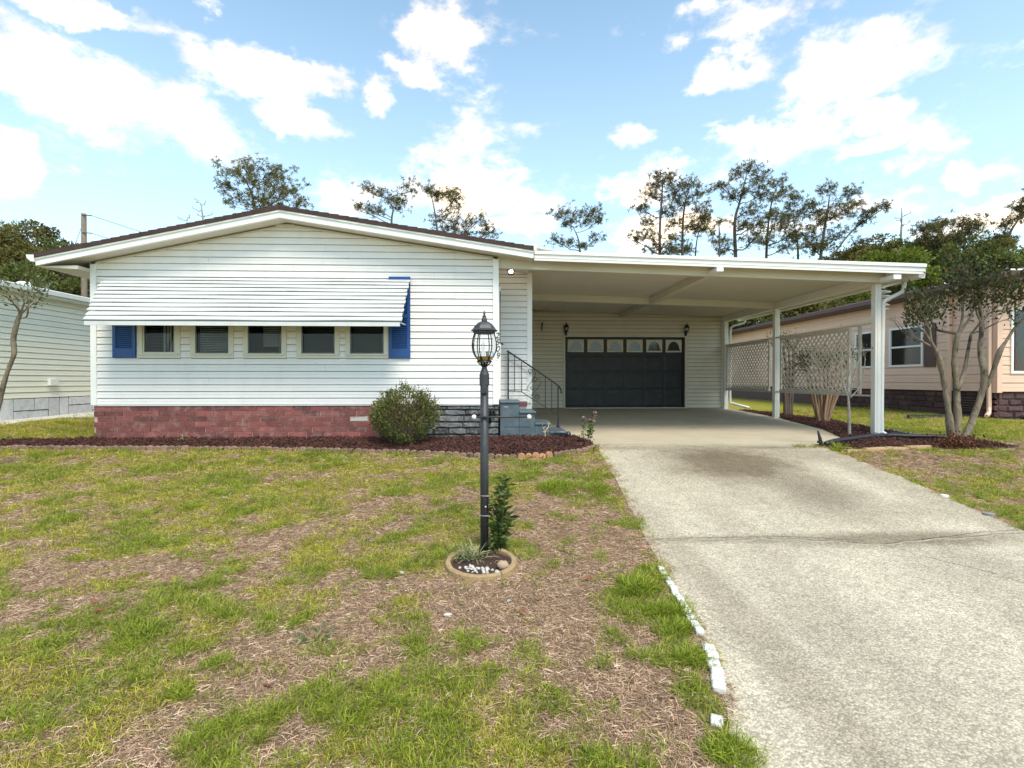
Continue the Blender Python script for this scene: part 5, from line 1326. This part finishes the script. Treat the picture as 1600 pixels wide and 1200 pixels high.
# roof edge
MB().prism([(MX+.30, 3.56), (MX+.30, 3.70), (MX+.18, 3.74), (MX-3, 4.1), (MX-6.3, 3.72), (MX-6.3, 3.56)], lambda p: (p[0], 6.2, p[1]), lambda p: (p[0], 24.3, p[1])).build('roof', M['mintroof'], mh)
MB().box(MX+.301, MX+.36, 6.2, 24.3, 3.60, 3.69).build('gutter', M['mintroof'], mh)
for (y, x) in ((11.9, MX-.55),):
    v_ = MB().lathe((x, y, 3.80), [(.10, -.12), (.10, .02), (.16, .02), (.16, .10), (.09, .15), (.02, .16)], 12).build('roof_vent', M['trim'], mh, True)
MB().lathe((MX-.5, 12.4, 3.82), [(.06, -.15), (.06, .16), (.09, .16), (.09, .2)], 10).build('roof_vent', M['snag'], mh)
MB().lathe((MX-.8, 11.1, 3.82), [(.05, -.1), (.05, .16)], 10).build('roof_vent', M['path'], mh)
boxo('dryer_vent', M['trim'], mh, MX+.018, MX+.09, 11.80, 12.02, 1.63, 1.78, bevel=.01)
# big faux stones
boxo('skirting_backing', M['stonejoint'], mh, MX-.15, MX-.012, 6.5, 24, .6, 1.365)
y = 8.2
rr_ = np.random.default_rng(12)
while y < 15.0:
    w = float(rr_.choice([.35, .55, .7, .85])); lay = [[.20, .33], [.27, .26], [.36, .17], [.53]][int(rr_.integers(4))]; z = 1.358
    for h in lay:
        if w > .5 and rr_.random() < .5: cuts = [0, float(rr_.uniform(.35, .65)), 1]
        else: cuts = [0, 1]
        hh = h*(.52/sum(lay))
        for c0, c1 in zip(cuts, cuts[1:]):
            MB().box(MX-.012, MX+rr_.uniform(.002, .02), y+w*c0+.012, y+w*c1-.012, z-hh+.014, z-.004).build('stone', M['stoneface'], mh, bevel=.006)
        z -= hh
    y += w
for k in range(2):
    MB().box(-9.05+.28*k, -7.6, 12.0+.3*k, 13.5, .7, 1.02+.17*k).build('back_step', M['path'], mh, bevel=.01)

# ------------------------------------------------------------------ pink house on the right
ph = empty('pink_house', (13, 13, .9), 'pink sided single storey house with maroon stone skirting on the right', 'house')
PXW = 11.55; PYF = 11.25
z0p, z1p = 1.49, 3.93
pops = [(12.95, 14.02, 2.30, 3.37), (14.72, 15.75, 2.30, 3.37)]
pops_y = [(13.30, 14.35, 2.18, 3.18), (14.75, 15.75, 2.18, 3.18)]
wallbox(ph, 'wall', M['pink'], (PXW, 0, 0), (0, 1, 0), (-1, 0, 0), PYF, 30, z0p, z1p, pops_y, .12)
siding(ph, 'siding_board', M['pink'], (PXW, 0, 0), (0, 1, 0), (-1, 0, 0), PYF, 30, z0p, z1p, .204, [(a-.06, b+.06, c-.06, d+.06) for a, b, c, d in pops_y], proud=.022)
fops = [(11.90, 14.2, 1.96, 3.32)]
wallbox(ph, 'wall', M['pink'], (0, PYF, 0), (1, 0, 0), (0, -1, 0), PXW, 18.5, z0p, z1p, fops, .12)
siding(ph, 'siding_board', M['pink'], (0, PYF, 0), (1, 0, 0), (0, -1, 0), PXW+.09, 18.5, z0p, z1p, .204, [(11.84, 14.26, 1.90, 3.38)], proud=.022)
boxo('corner_trim', M['pink'], ph, PXW-.035, PXW+.09, PYF-.035, PYF+.09, z0p-.03, z1p, bevel=.004)
MB().box(12.5, 18.4, 12, 29, 1.5, 3.9).build('room', M['dark'], ph)
for a, b, c, d in pops_y:
    w = MB().box(PXW-.04, PXW+.03, a-.06, a, c-.06, d+.06).box(PXW-.04, PXW+.03, b, b+.06, c-.06, d+.06).box(PXW-.04, PXW+.03, a, b, d, d+.06).box(PXW-.04, PXW+.03, a, b, c-.06, c).box(PXW-.03, PXW+.03, a, b, (c+d)/2-.025, (c+d)/2+.025).build('window', M['trim'], ph, bevel=.003)
    MB().box(PXW+.005, PXW+.01, a, b, c, d).build('pane', M['glass'], w)
    for k in range(22): MB().box(PXW+.02, PXW+.025, a, b, c+.01+k*.045, c+.045+k*.045).build('blind_slat', mat('olive blind', (.50, .50, .38), .7) if k == 0 else bpy.data.materials['olive blind'], w)
boxo('shutter', M['maroon'], ph, PXW-.045, PXW-.022, 12.84, 13.20, 2.10, 3.24, bevel=.004)
w = MB().box(11.84, 11.90, PYF-.04, PYF+.03, 1.90, 3.38).box(11.90, 14.2, PYF-.04, PYF+.03, 1.90, 1.96).box(11.90, 14.2, PYF-.04, PYF+.03, 3.32, 3.38).build('window', M['trim'], ph)
MB().box(11.95, 11.98, PYF-.02, PYF+.02, 1.96, 3.32).build('sash', M['maroon'], w)
MB().box(11.90, 14.2, PYF+.005, PYF+.01, 1.96, 3.32).build('pane', M['glass'], w)
# skirting stones
boxo('skirting_backing', M['maroon'], ph, PXW+.055, PXW+.2, PYF+.05, 30, .6, z0p-.002)
boxo('skirting_backing', M['stonejoint'], ph, PXW+.055, 18.4, PYF+.055, PYF+.2, .6, z0p-.002)
def rubble(parent, f, x0, x1, z0, z1, m, hr=(.10, .17), wr=(.18, .4)):
    z = z1
    while z > z0:
        h = random.uniform(*hr); x = x0-random.uniform(0, .2)
        while x < x1:
            w = random.uniform(*wr); a, b = max(x, x0)+.006, min(x+w, x1)-.006
            if b-a > .04:
                n_ = 4; poly = [(a+(b-a)*k/(n_-1), z-.006-random.uniform(0, .02)) for k in range(n_)]+[(b-(b-a)*k/(n_-1), z-h+.004+random.uniform(0, .02)) for k in range(n_)]
                cx_, cz_ = (a+b)/2, z-h/2; m_ = len(poly); pr = random.uniform(.02, .045)
                vs = [f(p[0], 0, p[1]) for p in poly]+[f(cx_+(p[0]-cx_)*.85, pr, cz_+(p[1]-cz_)*.75) for p in poly]
                MB().add(vs, [(i, (i+1) % m_, m_+(i+1) % m_, m_+i) for i in range(m_)]+[tuple(m_+i for i in range(m_))]).build('stone', m, parent)
            x += w
        z -= h
rubble(ph, lambda u, n, z: (PXW+.055-n, u, z), PYF+.05, 17.0, .82, z0p-.01, M['maroonstone'], (.12, .18), (.2, .45))
rubble(ph, lambda u, n, z: (u, PYF+.055-n, z), PXW+.06, 13.4, .82, z0p-.01, M['maroonstone'], (.12, .18), (.2, .45))
vb = boxo('foundation_vent', M['dark'], ph, PXW-.01, PXW+.02, 11.75, 12.12, .98, 1.38)
for k in range(6): boxo('louver', M['maroon'], vb, PXW-.022, PXW-.011, 11.76, 12.11, 1.0+k*.062, 1.03+k*.062)
# eave, roof, downspouts
MB().box(PXW-.45, PXW+.0, 10.7, 30, 3.93, 3.97).box(PXW-.47, PXW-.45, 10.7, 30, 3.93, 4.07).build('eave', M['maroon'], ph)
MB().prism([(PXW-.46, 3.975), (PXW-.46, 4.07), (15.0, 4.95), (18.9, 4.0), (18.9, 3.975)], lambda p: (p[0], 10.7, p[1]), lambda p: (p[0], 30.3, p[1])).build('roof', M['shingle'], ph)
MB().prism([(PXW-.46, 3.98), (PXW-.46, 4.08), (15.0, 4.97), (15.0, 4.83)], lambda p: (p[0], 10.66, p[1]), lambda p: (p[0], 10.695, p[1])).build('fascia', M['maroon'], ph)
MB().box(PXW-.53, PXW-.471, 10.66, 30, 3.96, 4.065).build('gutter', M['maroon'], ph)
MB().box(PXW-.6, PXW+.3, 10.5, 10.56, 4.10, 4.13).build('gutter_guard', M['trim'], ph)
MB().prism([(PXW, 3.93), (15, 4.75), (18.5, 3.93)], lambda p: (p[0], PYF-.02, p[1]), lambda p: (p[0], PYF+.1, p[1])).build('gable', M['pink'], ph)
MB().box(PXW-.12, PXW-.045, 12.36, 12.43, .85, 3.93).build('downspout', M['pink'], ph, bevel=.005)
MB().tube([(PXW-.08, 11.36, 3.93), (PXW-.08, 11.36, 1.12), (PXW-.12, 11.32, 1.0), (PXW-.3, 11.2, .93)], .045, 6).build('downspout', M['pink'], ph)

# ------------------------------------------------------------------ crape myrtles and small trees
def grow(mb, p, d, L_, r0, depth, ends, spread=.5, rnd=None, n=4, shrink=.72, kids=(2, 3), upb=.15):
    pts = [p.copy()]; rr = [r0]
    for i in range(n):
        d = d+rnd.normal(size=3)*.13; d[2] += upb*.25; d /= np.linalg.norm(d)
        p = p+d*L_/n; pts.append(p.copy()); rr.append(r0*(1-.35*(i+1)/n))
    mb.tube([tuple(q) for q in pts], rr, 7 if r0 > .02 else (5 if r0 > .008 else 3), cap=depth == 0)
    if depth == 0: ends.append((p, d)); return
    if depth <= 2: ends.append((p, d))
    for k in range(int(rnd.integers(kids[0], kids[1]+1))):
        e = d+rnd.normal(size=3)*spread; e[2] += upb; e /= np.linalg.norm(e)
        grow(mb, p, e, L_*shrink*rnd.uniform(.8, 1.2), rr[-1]*.72, depth-1, ends, spread, rnd, n, shrink, kids, upb)
def myrtle(name, lab, cat, base, trunks, m_leaf, leafsize, nleaf, m_bark, seed, blob=.10, depth=3, L2=.45, xmin=-99):
    r = np.random.default_rng(seed); root = empty(name, base, lab, cat); ends = []; mb = MB()
    for (path, rad) in trunks:
        P = [np.array(p, float) for p in path]; rr = [rad*(1-.45*i/(len(P)-1))*(1+.12*r.normal()) for i in range(len(P))]
        Pc = crom([tuple(p) for p in P], 5); rc = np.interp(np.linspace(0, 1, len(Pc)), np.linspace(0, 1, len(P)), rr)*(1+.07*r.normal(size=len(Pc)))
        mb.tube([tuple(p) for p in Pc], list(rc), 9)
        d = P[-1]-P[-2]; d /= np.linalg.norm(d)
        for k in range(3):
            e = d+r.normal(size=3)*.42; e[2] = abs(e[2])*.8+.2; e /= np.linalg.norm(e)
            grow(mb, P[-1]-d*.02, e, L2, rc[-1]*.7, depth, ends, .45, r)
    mb.build('trunk', m_bark, root, True)
    C = []; D = []
    if nleaf:
        for p, d in ends:
            for k in range(max(1, nleaf//len(ends))):
                q = p+r.normal(size=3)*blob
                if q[0] > xmin+(q[1]-base[1])*.8: C.append(q); D.append(d)
        leaf_cards(C, leafsize, m_leaf, 'crown', root, .55, .1, seed, dirs=np.array(D))
    return root
def A(px, py, Y): return at(px, py, Y)
MYY = 8.35
mb0 = (7.95, MYY, gz(7.95, MYY))
myrtle('crape_myrtle', 'multi trunked crape myrtle with dark leaves in front of the pink house', 'tree', mb0,
       [([A(1487, 697, MYY), A(1484, 660, MYY), A(1477, 610, MYY+.05), A(1470, 570, MYY), A(1462, 545, MYY-.05)], .055),
        ([A(1493, 697, MYY), A(1496, 650, MYY+.05), A(1494, 600, MYY+.1), A(1491, 560, MYY+.1), A(1497, 520, MYY+.1)], .065),
        ([A(1503, 697, MYY-.05), A(1516, 665, MYY-.05), A(1532, 620, MYY-.05), A(1538, 585, MYY-.1), A(1532, 545, MYY), A(1535, 505, MYY)], .062),
        ([A(1536, 612, MYY-.05), A(1550, 585, MYY-.1), A(1562, 550, MYY-.2), A(1574, 530, MYY-.2), A(1590, 505, MYY-.2)], .04),
        ([A(1496, 610, MYY+.05), A(1507, 580, MYY+.15), A(1512, 550, MYY+.2), A(1518, 520, MYY+.2)], .035)],
       M['myrtle'], .068, 4300, M['barkpale'], 21, .15, 3, .36, 6.95)
strp = [A(1500+random.gauss(0, 17), 691+random.gauss(0, 6), MYY-.1+random.gauss(0, .12)) for _ in range(900)]
tag(leaf_cards(strp, .06, M['redleaf'], 'low_shrub', None, .4, .6, 5), 'low red brown suckers around the foot of the crape myrtle', 'shrub')
by_ = 9.25
myrtle('bare_myrtle', 'small bare pruned crape myrtle between the carport floor and the front post', 'tree', (6.55, by_-.3, gz(6.55, by_)),
       [([A(1327, 690, by_), A(1327, 660, by_), A(1326, 630, by_), A(1325, 618, by_)], .034),
        ([A(1325, 620, by_), A(1318, 600, by_), A(1315, 575, by_), A(1316, 549, by_)], .017),
        ([A(1326, 620, by_), A(1325, 598, by_), A(1329, 575, by_), A(1331, 560, by_)], .015),
        ([A(1327, 620, by_), A(1332, 598, by_), A(1338, 575, by_), A(1344, 555, by_)], .017),
        ([A(1328, 622, by_), A(1342, 606, by_), A(1349, 585, by_), A(1352, 560, by_)], .014)],
       M['myrtlegreen'], .035, 60, mat('lichen grey bark', (.26, .24, .20), .9, .3, 12, bump=.5), 22, .05, 1, .14)
# stump trunked shrub behind the lattice
sy = 11.7
sb = (7.75, sy, gz(7.75, sy))
trs = []
for k in range(9):
    t = k/8; trs.append(([A(1282+9*t, 672, sy+random.uniform(-.08, .08)), A(1276+20*t, 650, sy+random.uniform(-.1, .1)), A(1266+44*t, 612, sy+random.uniform(-.12, .12)), A(1258+58*t, 575+random.uniform(-15, 15), sy+random.uniform(-.15, .15))], .038))
myrtle('cypress_stump', 'thick cluster of brown stringy trunks behind the near lattice panel', 'tree', sb, trs, M['oak'], .06, 900, M['barkstump'], 23, .1, 1, .22)
sy = 13.2
myrtle('dark_trunk_shrub', 'dark slim trunked shrub seen in the gap between the two lattice panels', 'shrub', (7.62, sy, gz(7.6, sy)),
       [([A(1227+3*k, 652, sy), A(1226+4*k, 615, sy), A(1222+6*k, 575, sy), A(1216+8*k, 545, sy)], .045) for k in range(4)], M['oak'], .05, 420, M['bark'], 24, .09, 1, .2)
# small tree at the left edge
ly = 7.4
myrtle('small_tree', 'leaning small tree with sparse yellow green leaves in front of the mint house', 'tree', tuple(A(-18, 690, ly)),
       [([A(-18, 690, ly), A(-8, 650, ly), A(3, 610, ly), A(12, 580, ly), A(22, 553, ly), A(21, 530, ly), A(27, 503, ly), A(33, 488, ly)], .042),
        ([A(31, 492, ly), A(26, 475, ly), A(18, 462, ly+.1)], .014), ([A(33, 490, ly), A(44, 478, ly), A(43, 462, ly)], .013), ([A(32, 498, ly), A(42, 494, ly), A(45, 480, ly-.1), A(55, 470, ly)], .012),
        ],
       M['myrtlegreen'], .048, 420, M['barkpale'], 25, .05, 1, .16)

# ------------------------------------------------------------------ pines behind the houses
def pine(lab, Y, trunk, ells, seed, rad=.17, density=1.0, group='pines standing behind the house', bare=False, m_leaf=None):
    r = np.random.default_rng(seed)
    T = [A(x, y, Y) for x, y in trunk]; base = T[0].copy(); base[2] = .8; T = [base]+T
    Tc = crom([tuple(t) for t in T], 6); n = len(Tc)
    root = empty('pine_tree' if not bare else 'dead_tree', (base[0], base[1], .8), lab, 'tree', group)
    mb = MB(); rr = [rad*(1-.80*i/(n-1)) for i in range(n)]
    mb.tube([tuple(p) for p in Tc], rr, 7)
    C = []; D = []
    for (cx, cy, rx, ry_) in ells:
        c = A(cx, cy, Y); c[1] += r.normal()*rx/800*Y*.7; R = np.array([rx, rx, ry_])*Y/800
        # where this limb leaves the trunk: below its clump
        zt = c[2]-abs(c[0]-np.interp(c[2], [p[2] for p in Tc], [p[0] for p in Tc]))*.55
        j = int(np.argmin([abs(p[2]-zt)+(0 if p[2] < c[2] else .4) for p in Tc])); b = Tc[j]
        mid = (b+c)/2+np.array([0, 0, -.12*np.linalg.norm(c-b)])+r.normal(size=3)*.12
        ns = 7; br = [b*(1-t)**2+2*t*(1-t)*mid+t*t*c for t in np.linspace(0, 1, ns)]
        br = [p+r.normal(size=3)*.05*(0 < i < ns-1) for i, p in enumerate(br)]
        r1 = max(.022, min(rr[j]*.5, .06)); mb.tube([tuple(p) for p in br], list(np.linspace(r1, .018, ns)), 5)
        nt = 0 if bare else int(density*(13+R[0]*R[2]*38))
        for k in range(nt):
            v = r.normal(size=3); v /= np.linalg.norm(v); e = c+v*R*1.4*r.random()**.5
            s = br[int(r.integers(max(2, ns-4), ns))]
            m2 = (s+e)/2+np.array([0, 0, -.08])+r.normal(size=3)*.06
            mb.tube([tuple(s), tuple(m2), tuple(e)], [.014, .010, .006], 3, False)
            for q in range(3):
                p = e+(0 if q == 0 else 1)*r.normal(size=3)*.16
                nn = 15
                C += [p]*nn; dd = r.normal(size=(nn, 3)); dd /= np.linalg.norm(dd, axis=1)[:, None]; dd[:, 2] += .25; D += list(dd*3)
    mb.build('trunk', M['bark'] if not bare else M['snag'], root)
    if C: leaf_cards(np.array(C), .19, m_leaf or M['pine'], 'crown', root, .17, 0, seed, dirs=np.array(D))
    return root
pine('widest leaning pine above the left part of the house roof', 32, [(415,420),(410,360),(400,330),(392,300),(380,275)], [(372,272,26,13),(398,264,24,10),(428,270,26,12),(452,300,26,14),(424,308,30,15),(362,303,22,9),(396,320,36,7),(470,318,12,6),(350,285,10,6),(408,288,22,9),(440,288,16,9),(436,322,26,6)], 51, .14, .9)
pine('small flat topped pine with thin crown above the middle of the roof', 34, [(612,400),(612,345),(614,326),(606,310)], [(574,294,10,6),(592,298,12,6),(608,303,16,8),(640,294,12,7),(572,322,12,6),(592,328,12,5),(624,322,10,8),(622,310,10,6),(560,322,4,4)], 52, .11, .7)
pine('pine with a thin tall leader and low side clump above the roof right of centre', 33, [(688,420),(684,370),(680,335),(674,305)], [(673,296,8,5),(684,306,6,5),(700,302,12,7),(712,320,16,12),(690,338,18,11),(694,358,24,6),(745,350,18,9),(766,362,13,10),(732,364,20,6),(712,345,14,8)], 53, .11, .9)
pine('lone flat topped pine standing behind the left end of the carport roof', 36, [(908,430),(906,392),(903,372),(896,356)], [(872,334,15,6),(898,326,20,7),(928,330,16,8),(918,345,18,7),(886,348,12,5),(868,373,12,5),(888,380,9,4),(934,372,13,4),(912,384,10,5),(938,342,8,5)], 54, .12, .8)
pine('tall straight pine, leftmost of the tall group behind the carport', 36, [(1031,430),(1031,360),(1034,310),(1036,275)], [(1035,272,13,7),(1022,288,10,6),(1050,285,12,7),(1020,302,18,9),(1052,302,16,9),(1001,327,12,5),(1014,345,10,5),(1045,325,20,9),(1005,373,22,7),(1022,386,16,7),(990,372,10,5),(1042,388,12,6)], 55, .15)
pine('second tall pine of the group, slightly lower, leaning right at its top', 37, [(1066,430),(1067,350),(1071,315),(1078,292)], [(1074,290,13,6),(1088,304,18,10),(1063,318,16,8),(1098,322,10,8),(1056,345,15,7),(1100,342,8,6),(1054,370,12,6),(1080,350,15,7),(1052,392,12,5)], 56, .13)
pine('slim young pine between the second tall pine and the tallest pine', 38, [(1086,430),(1089,375),(1099,345)], [(1104,338,8,7),(1078,378,14,6),(1082,362,10,6),(1096,360,8,5),(1072,392,10,5)], 57, .09, .9)
pine('thin stemmed pine with a bare pole like trunk left of the tallest pine', 35, [(1124,430),(1124,370),(1123,345)], [(1124,348,7,5),(1113,362,6,5),(1136,372,8,5),(1118,378,6,4)], 58, .10, .6)
pine('tallest pine with a wide crown behind the middle of the carport roof', 36, [(1150,430),(1148,350),(1156,315),(1166,275)], [(1170,264,11,7),(1150,274,11,7),(1185,278,14,11),(1124,291,12,6),(1165,298,20,11),(1192,302,10,8),(1140,308,13,6),(1168,334,20,11),(1184,350,14,9),(1164,380,20,11),(1136,386,12,9),(1150,358,12,7)], 59, .17)
pine('open crowned pine just right of the tallest pine', 37, [(1197,430),(1199,370),(1204,325),(1212,295)], [(1211,287,12,7),(1230,299,13,8),(1203,312,14,7),(1226,330,16,9),(1216,350,18,9),(1190,376,18,8),(1225,386,16,9),(1240,362,12,9),(1194,340,10,6)], 60, .13)
pine('dense low pine between the open crowned pine and the wide leaning pine', 35, [(1247,430),(1246,378),(1241,350)], [(1226,345,16,9),(1250,328,18,12),(1237,310,12,7),(1262,364,18,9),(1250,385,18,7),(1234,370,12,7)], 61, .12, 1.1)
pine('broad rounded pine at the right end of the tall group', 34, [(1281,430),(1288,360),(1294,325),(1296,305)], [(1290,298,13,6),(1318,302,18,7),(1340,315,14,7),(1310,333,24,11),(1288,330,18,9),(1318,360,24,7),(1280,346,16,8),(1338,382,10,5),(1268,318,12,7),(1300,380,16,6),(1275,390,16,6)], 62, .14)
pine('long limb like pine leaning right past the broad rounded pine', 33, [(1292,430),(1312,385),(1338,355),(1368,334),(1384,323)], [(1384,321,6,4),(1370,328,10,5),(1350,336,10,5),(1345,348,10,4)], 63, .09, .8)
pine('umbrella shaped pine rising from the trees right of the carport', 28, [(1482,430),(1482,400),(1479,388)], [(1440,360,14,6),(1458,354,15,6),(1478,350,15,6),(1498,352,14,6),(1518,354,13,8),(1458,372,18,5),(1500,372,18,5),(1440,380,10,5)], 64, .12, 1.2)
pine('partly seen pine at the right edge of the picture', 28, [(1560,430),(1576,370),(1590,345),(1600,332)], [(1584,325,11,7),(1600,318,12,6),(1576,350,9,6),(1578,370,12,6),(1606,335,10,8),(1556,385,16,8)], 65, .11, .9)
pine('bare grey snag standing above the trees right of the carport', 30, [(1408,430),(1408,370),(1409,345),(1409,325)], [(1423,330,3,2),(1420,347,3,2),(1402,338,3,2),(1416,352,3,2),(1401,343,2,2)], 66, .10, bare=True)
pine('bare forked snag poking above the left slope of the roof', 30, [(316,400),(317,345),(314,320)], [(305,310,3,2),(322,314,3,2),(299,321,3,2),(332,332,3,2),(308,337,3,2)], 67, .11, bare=True)
pine('short bare branch above the roof left of the forked snag', 30, [(294,400),(292,345)], [(293,334,2,2),(277,338,2,2)], 68, .05, bare=True)

# ------------------------------------------------------------------ broadleaf trees
def broad(lab, cx, cy, rx, ry_, Y, m, seed, leaf=.15, n=9000, group='broad trees behind the houses', name='broadleaf_tree', gaps=.5):
    r = np.random.default_rng(seed); c = A(cx, cy, Y); R = np.array([rx, rx*.8, ry_])*Y/800
    root = empty(name, (c[0], c[1], .8), lab, 'tree', group)
    mb = MB(); mb.tube([(c[0], c[1], .7), (c[0]+.1, c[1], c[2]*.5), (c[0], c[1], c[2])], [.22, .17, .08], 7)
    k = 26; cl = []
    for i in range(k):
        v = r.normal(size=3); v /= np.linalg.norm(v); v[2] = v[2]*.9+.1
        q = c+v*R*r.uniform(.55, .95); cl.append((q, R.mean()*r.uniform(.22, .42)))
        if i < 14:
            s = np.array([c[0], c[1], max(c[2]-R[2]*.6, 1.5)]); mb.tube([tuple(s), tuple((s+q)/2+r.normal(size=3)*.2), tuple(q)], [.09, .06, .02], 5)
    mb.build('trunk', M['bark'], root)
    C = []; D = []
    per = n//k
    for q, s in cl:
        v = r.normal(size=(per, 3)); v /= np.linalg.norm(v, axis=1)[:, None]
        rad = r.random(per)**.35; P = q+v*(s*rad)[:, None]*np.array([1.15, 1.15, .8])
        C.append(P); D.append(v*1.2)
    C = np.concatenate(C); D = np.concatenate(D)
    keep = fbm(C[:, 0]*1.6+seed, C[:, 2]*1.6+C[:, 1]*.7, 3) > r.uniform(.28, .28+gaps*.35, len(C)); C = C[keep]; D = D[keep]
    leaf_cards(C, leaf, m, 'crown', root, .6, .2, seed, dirs=D)
    return root
B = broad
B('dark tree mass at the far left edge behind the mint house', 20, 408, 62, 50, 30, M['olive'], 71, n=14000)
B('dark rounded tree between the mint house roof and the utility pole', 92, 425, 45, 42, 31, M['oak'], 72, n=10000)
B('low dark tree right behind the mint house roof at the left', 30, 455, 70, 38, 26, M['oak'], 73, n=10000)
B('yellowish tree against the utility pole behind the house corner', 118, 415, 30, 30, 33, M['olive'], 74, n=6000)
B('dark tree below the eave at the left house corner', 112, 462, 40, 34, 27, M['oak'], 75, n=8000)
B('grey green tree rising at the right end of the carport roof', 1385, 405, 48, 30, 31, M['olive'], 76, n=11000)
B('yellow green tree just above the right carport roof corner', 1392, 412, 52, 16, 26, M['lime'], 77, n=7000)
B('broad dark tree under the umbrella pine', 1462, 412, 62, 34, 29, M['oak'], 78, n=13000)
B('dark tree above the pink house roof', 1530, 428, 62, 50, 27, M['oak'], 79, n=15000)
B('tree at the right edge behind the pink house', 1590, 405, 46, 44, 28, M['olive'], 80, n=10000)
B('yellow green shrub like tree right of the carport roof end', 1452, 440, 24, 26, 22, M['lime'], 81, n=4500)
B('dark tree filling the gap between carport roof and pink house roof', 1420, 470, 66, 42, 24, M['oak'], 82, n=12000)
B('small feathery tree left of the bare snag', 1352, 400, 32, 14, 33, M['olive'], 83, n=4500)
B('green tree seen under the carport beam near the front post', 1310, 468, 60, 36, 25, M['lime'], 84, n=9000)
B('dark tree seen under the carport beam at the middle post', 1235, 482, 62, 38, 25, M['oak'], 85, n=11000)
B('dark tree seen beside the garage corner through the carport', 1160, 500, 52, 36, 24, M['oak'], 86, n=9000)
B('olive tree behind the middle post above the pink house eave', 1270, 495, 56, 30, 22, M['olive'], 87, n=8000)
B('bushy dark tree low behind the pink house front', 1540, 480, 70, 45, 24, M['oak'], 88, n=11000)
B('small bright shrub top above the dark trees right of the carport', 1355, 500, 50, 30, 22, M['oak'], 89, n=7000)

B('olive tree crown between the utility pole and the far left mass', 62, 400, 50, 46, 32, M['olive'], 90, n=11000)
B('rounded olive tree in front of the utility pole foot', 105, 440, 46, 46, 29, M['olive'], 91, n=10000)
B('mid green tree standing between umbrella pine and grey snag', 1425, 402, 50, 26, 30, M['oak'], 92, n=10000)
B('tall dark tree behind the crape myrtle crown', 1500, 400, 60, 40, 31, M['oak'], 93, n=13000)
B('tree filling the lower right skyline behind the gutter', 1575, 440, 60, 50, 26, M['oak'], 94, n=12000)
B('low olive tree line seen left of the grey snag over the carport', 1320, 405, 36, 14, 34, M['olive'], 95, n=5000)

# utility pole with wires
up_ = empty('utility_pole', tuple(A(131, 560, 26)*np.array([1, 1, 0])+np.array([0, 0, .8])), 'brown wooden utility pole behind the left corner of the house', 'utility pole')
p = A(131, 334, 26)
MB().tube([(p[0], 26, .6), (p[0], 26, p[2])], [.15, .11], 9).build('pole', M['wood'], up_, True)
MB().tube([(p[0], 25.9, p[2]-.1), (p[0]+.45, 25.9, p[2]-.12)], .025, 5).tube([(p[0], 25.9, p[2]-.95), (p[0]+.45, 25.9, p[2]-.98)], .025, 5).build('bracket', M['wire'], up_)
for z, e in ((p[2]-.12, (3.0, 60, 9.0)), (p[2]-.98, (0., 60, 8.3))):
    a = np.array([p[0]+.45, 25.9, z]); b = np.array(e)
    MB().tube([tuple(a*(1-t)+b*t-np.array([0, 0, 1.2*4*t*(1-t)])) for t in np.linspace(0, 1, 14)], .012, 4).build('cable', M['wire'], up_)
MB().tube([(p[0], 26, p[2]-.35), (p[0]-1.2, 26.3, p[2]-2.9)], .012, 4).build('guy_wire', M['wire'], up_)
# far ground cover so that the horizon does not show as a bare plain
C = []
for k in range(26000):
    x = random.uniform(-75, 75); y = random.uniform(44, 54); C.append((x, y, .8+abs(random.gauss(0, 1.7))*(.55+.45*math.sin(x*.31)+.3*math.sin(x*.9))+random.random()*1.5))
tag(leaf_cards(C, .55, M['oak'], 'far_woods', None, .7, .1, 90), kind='stuff')
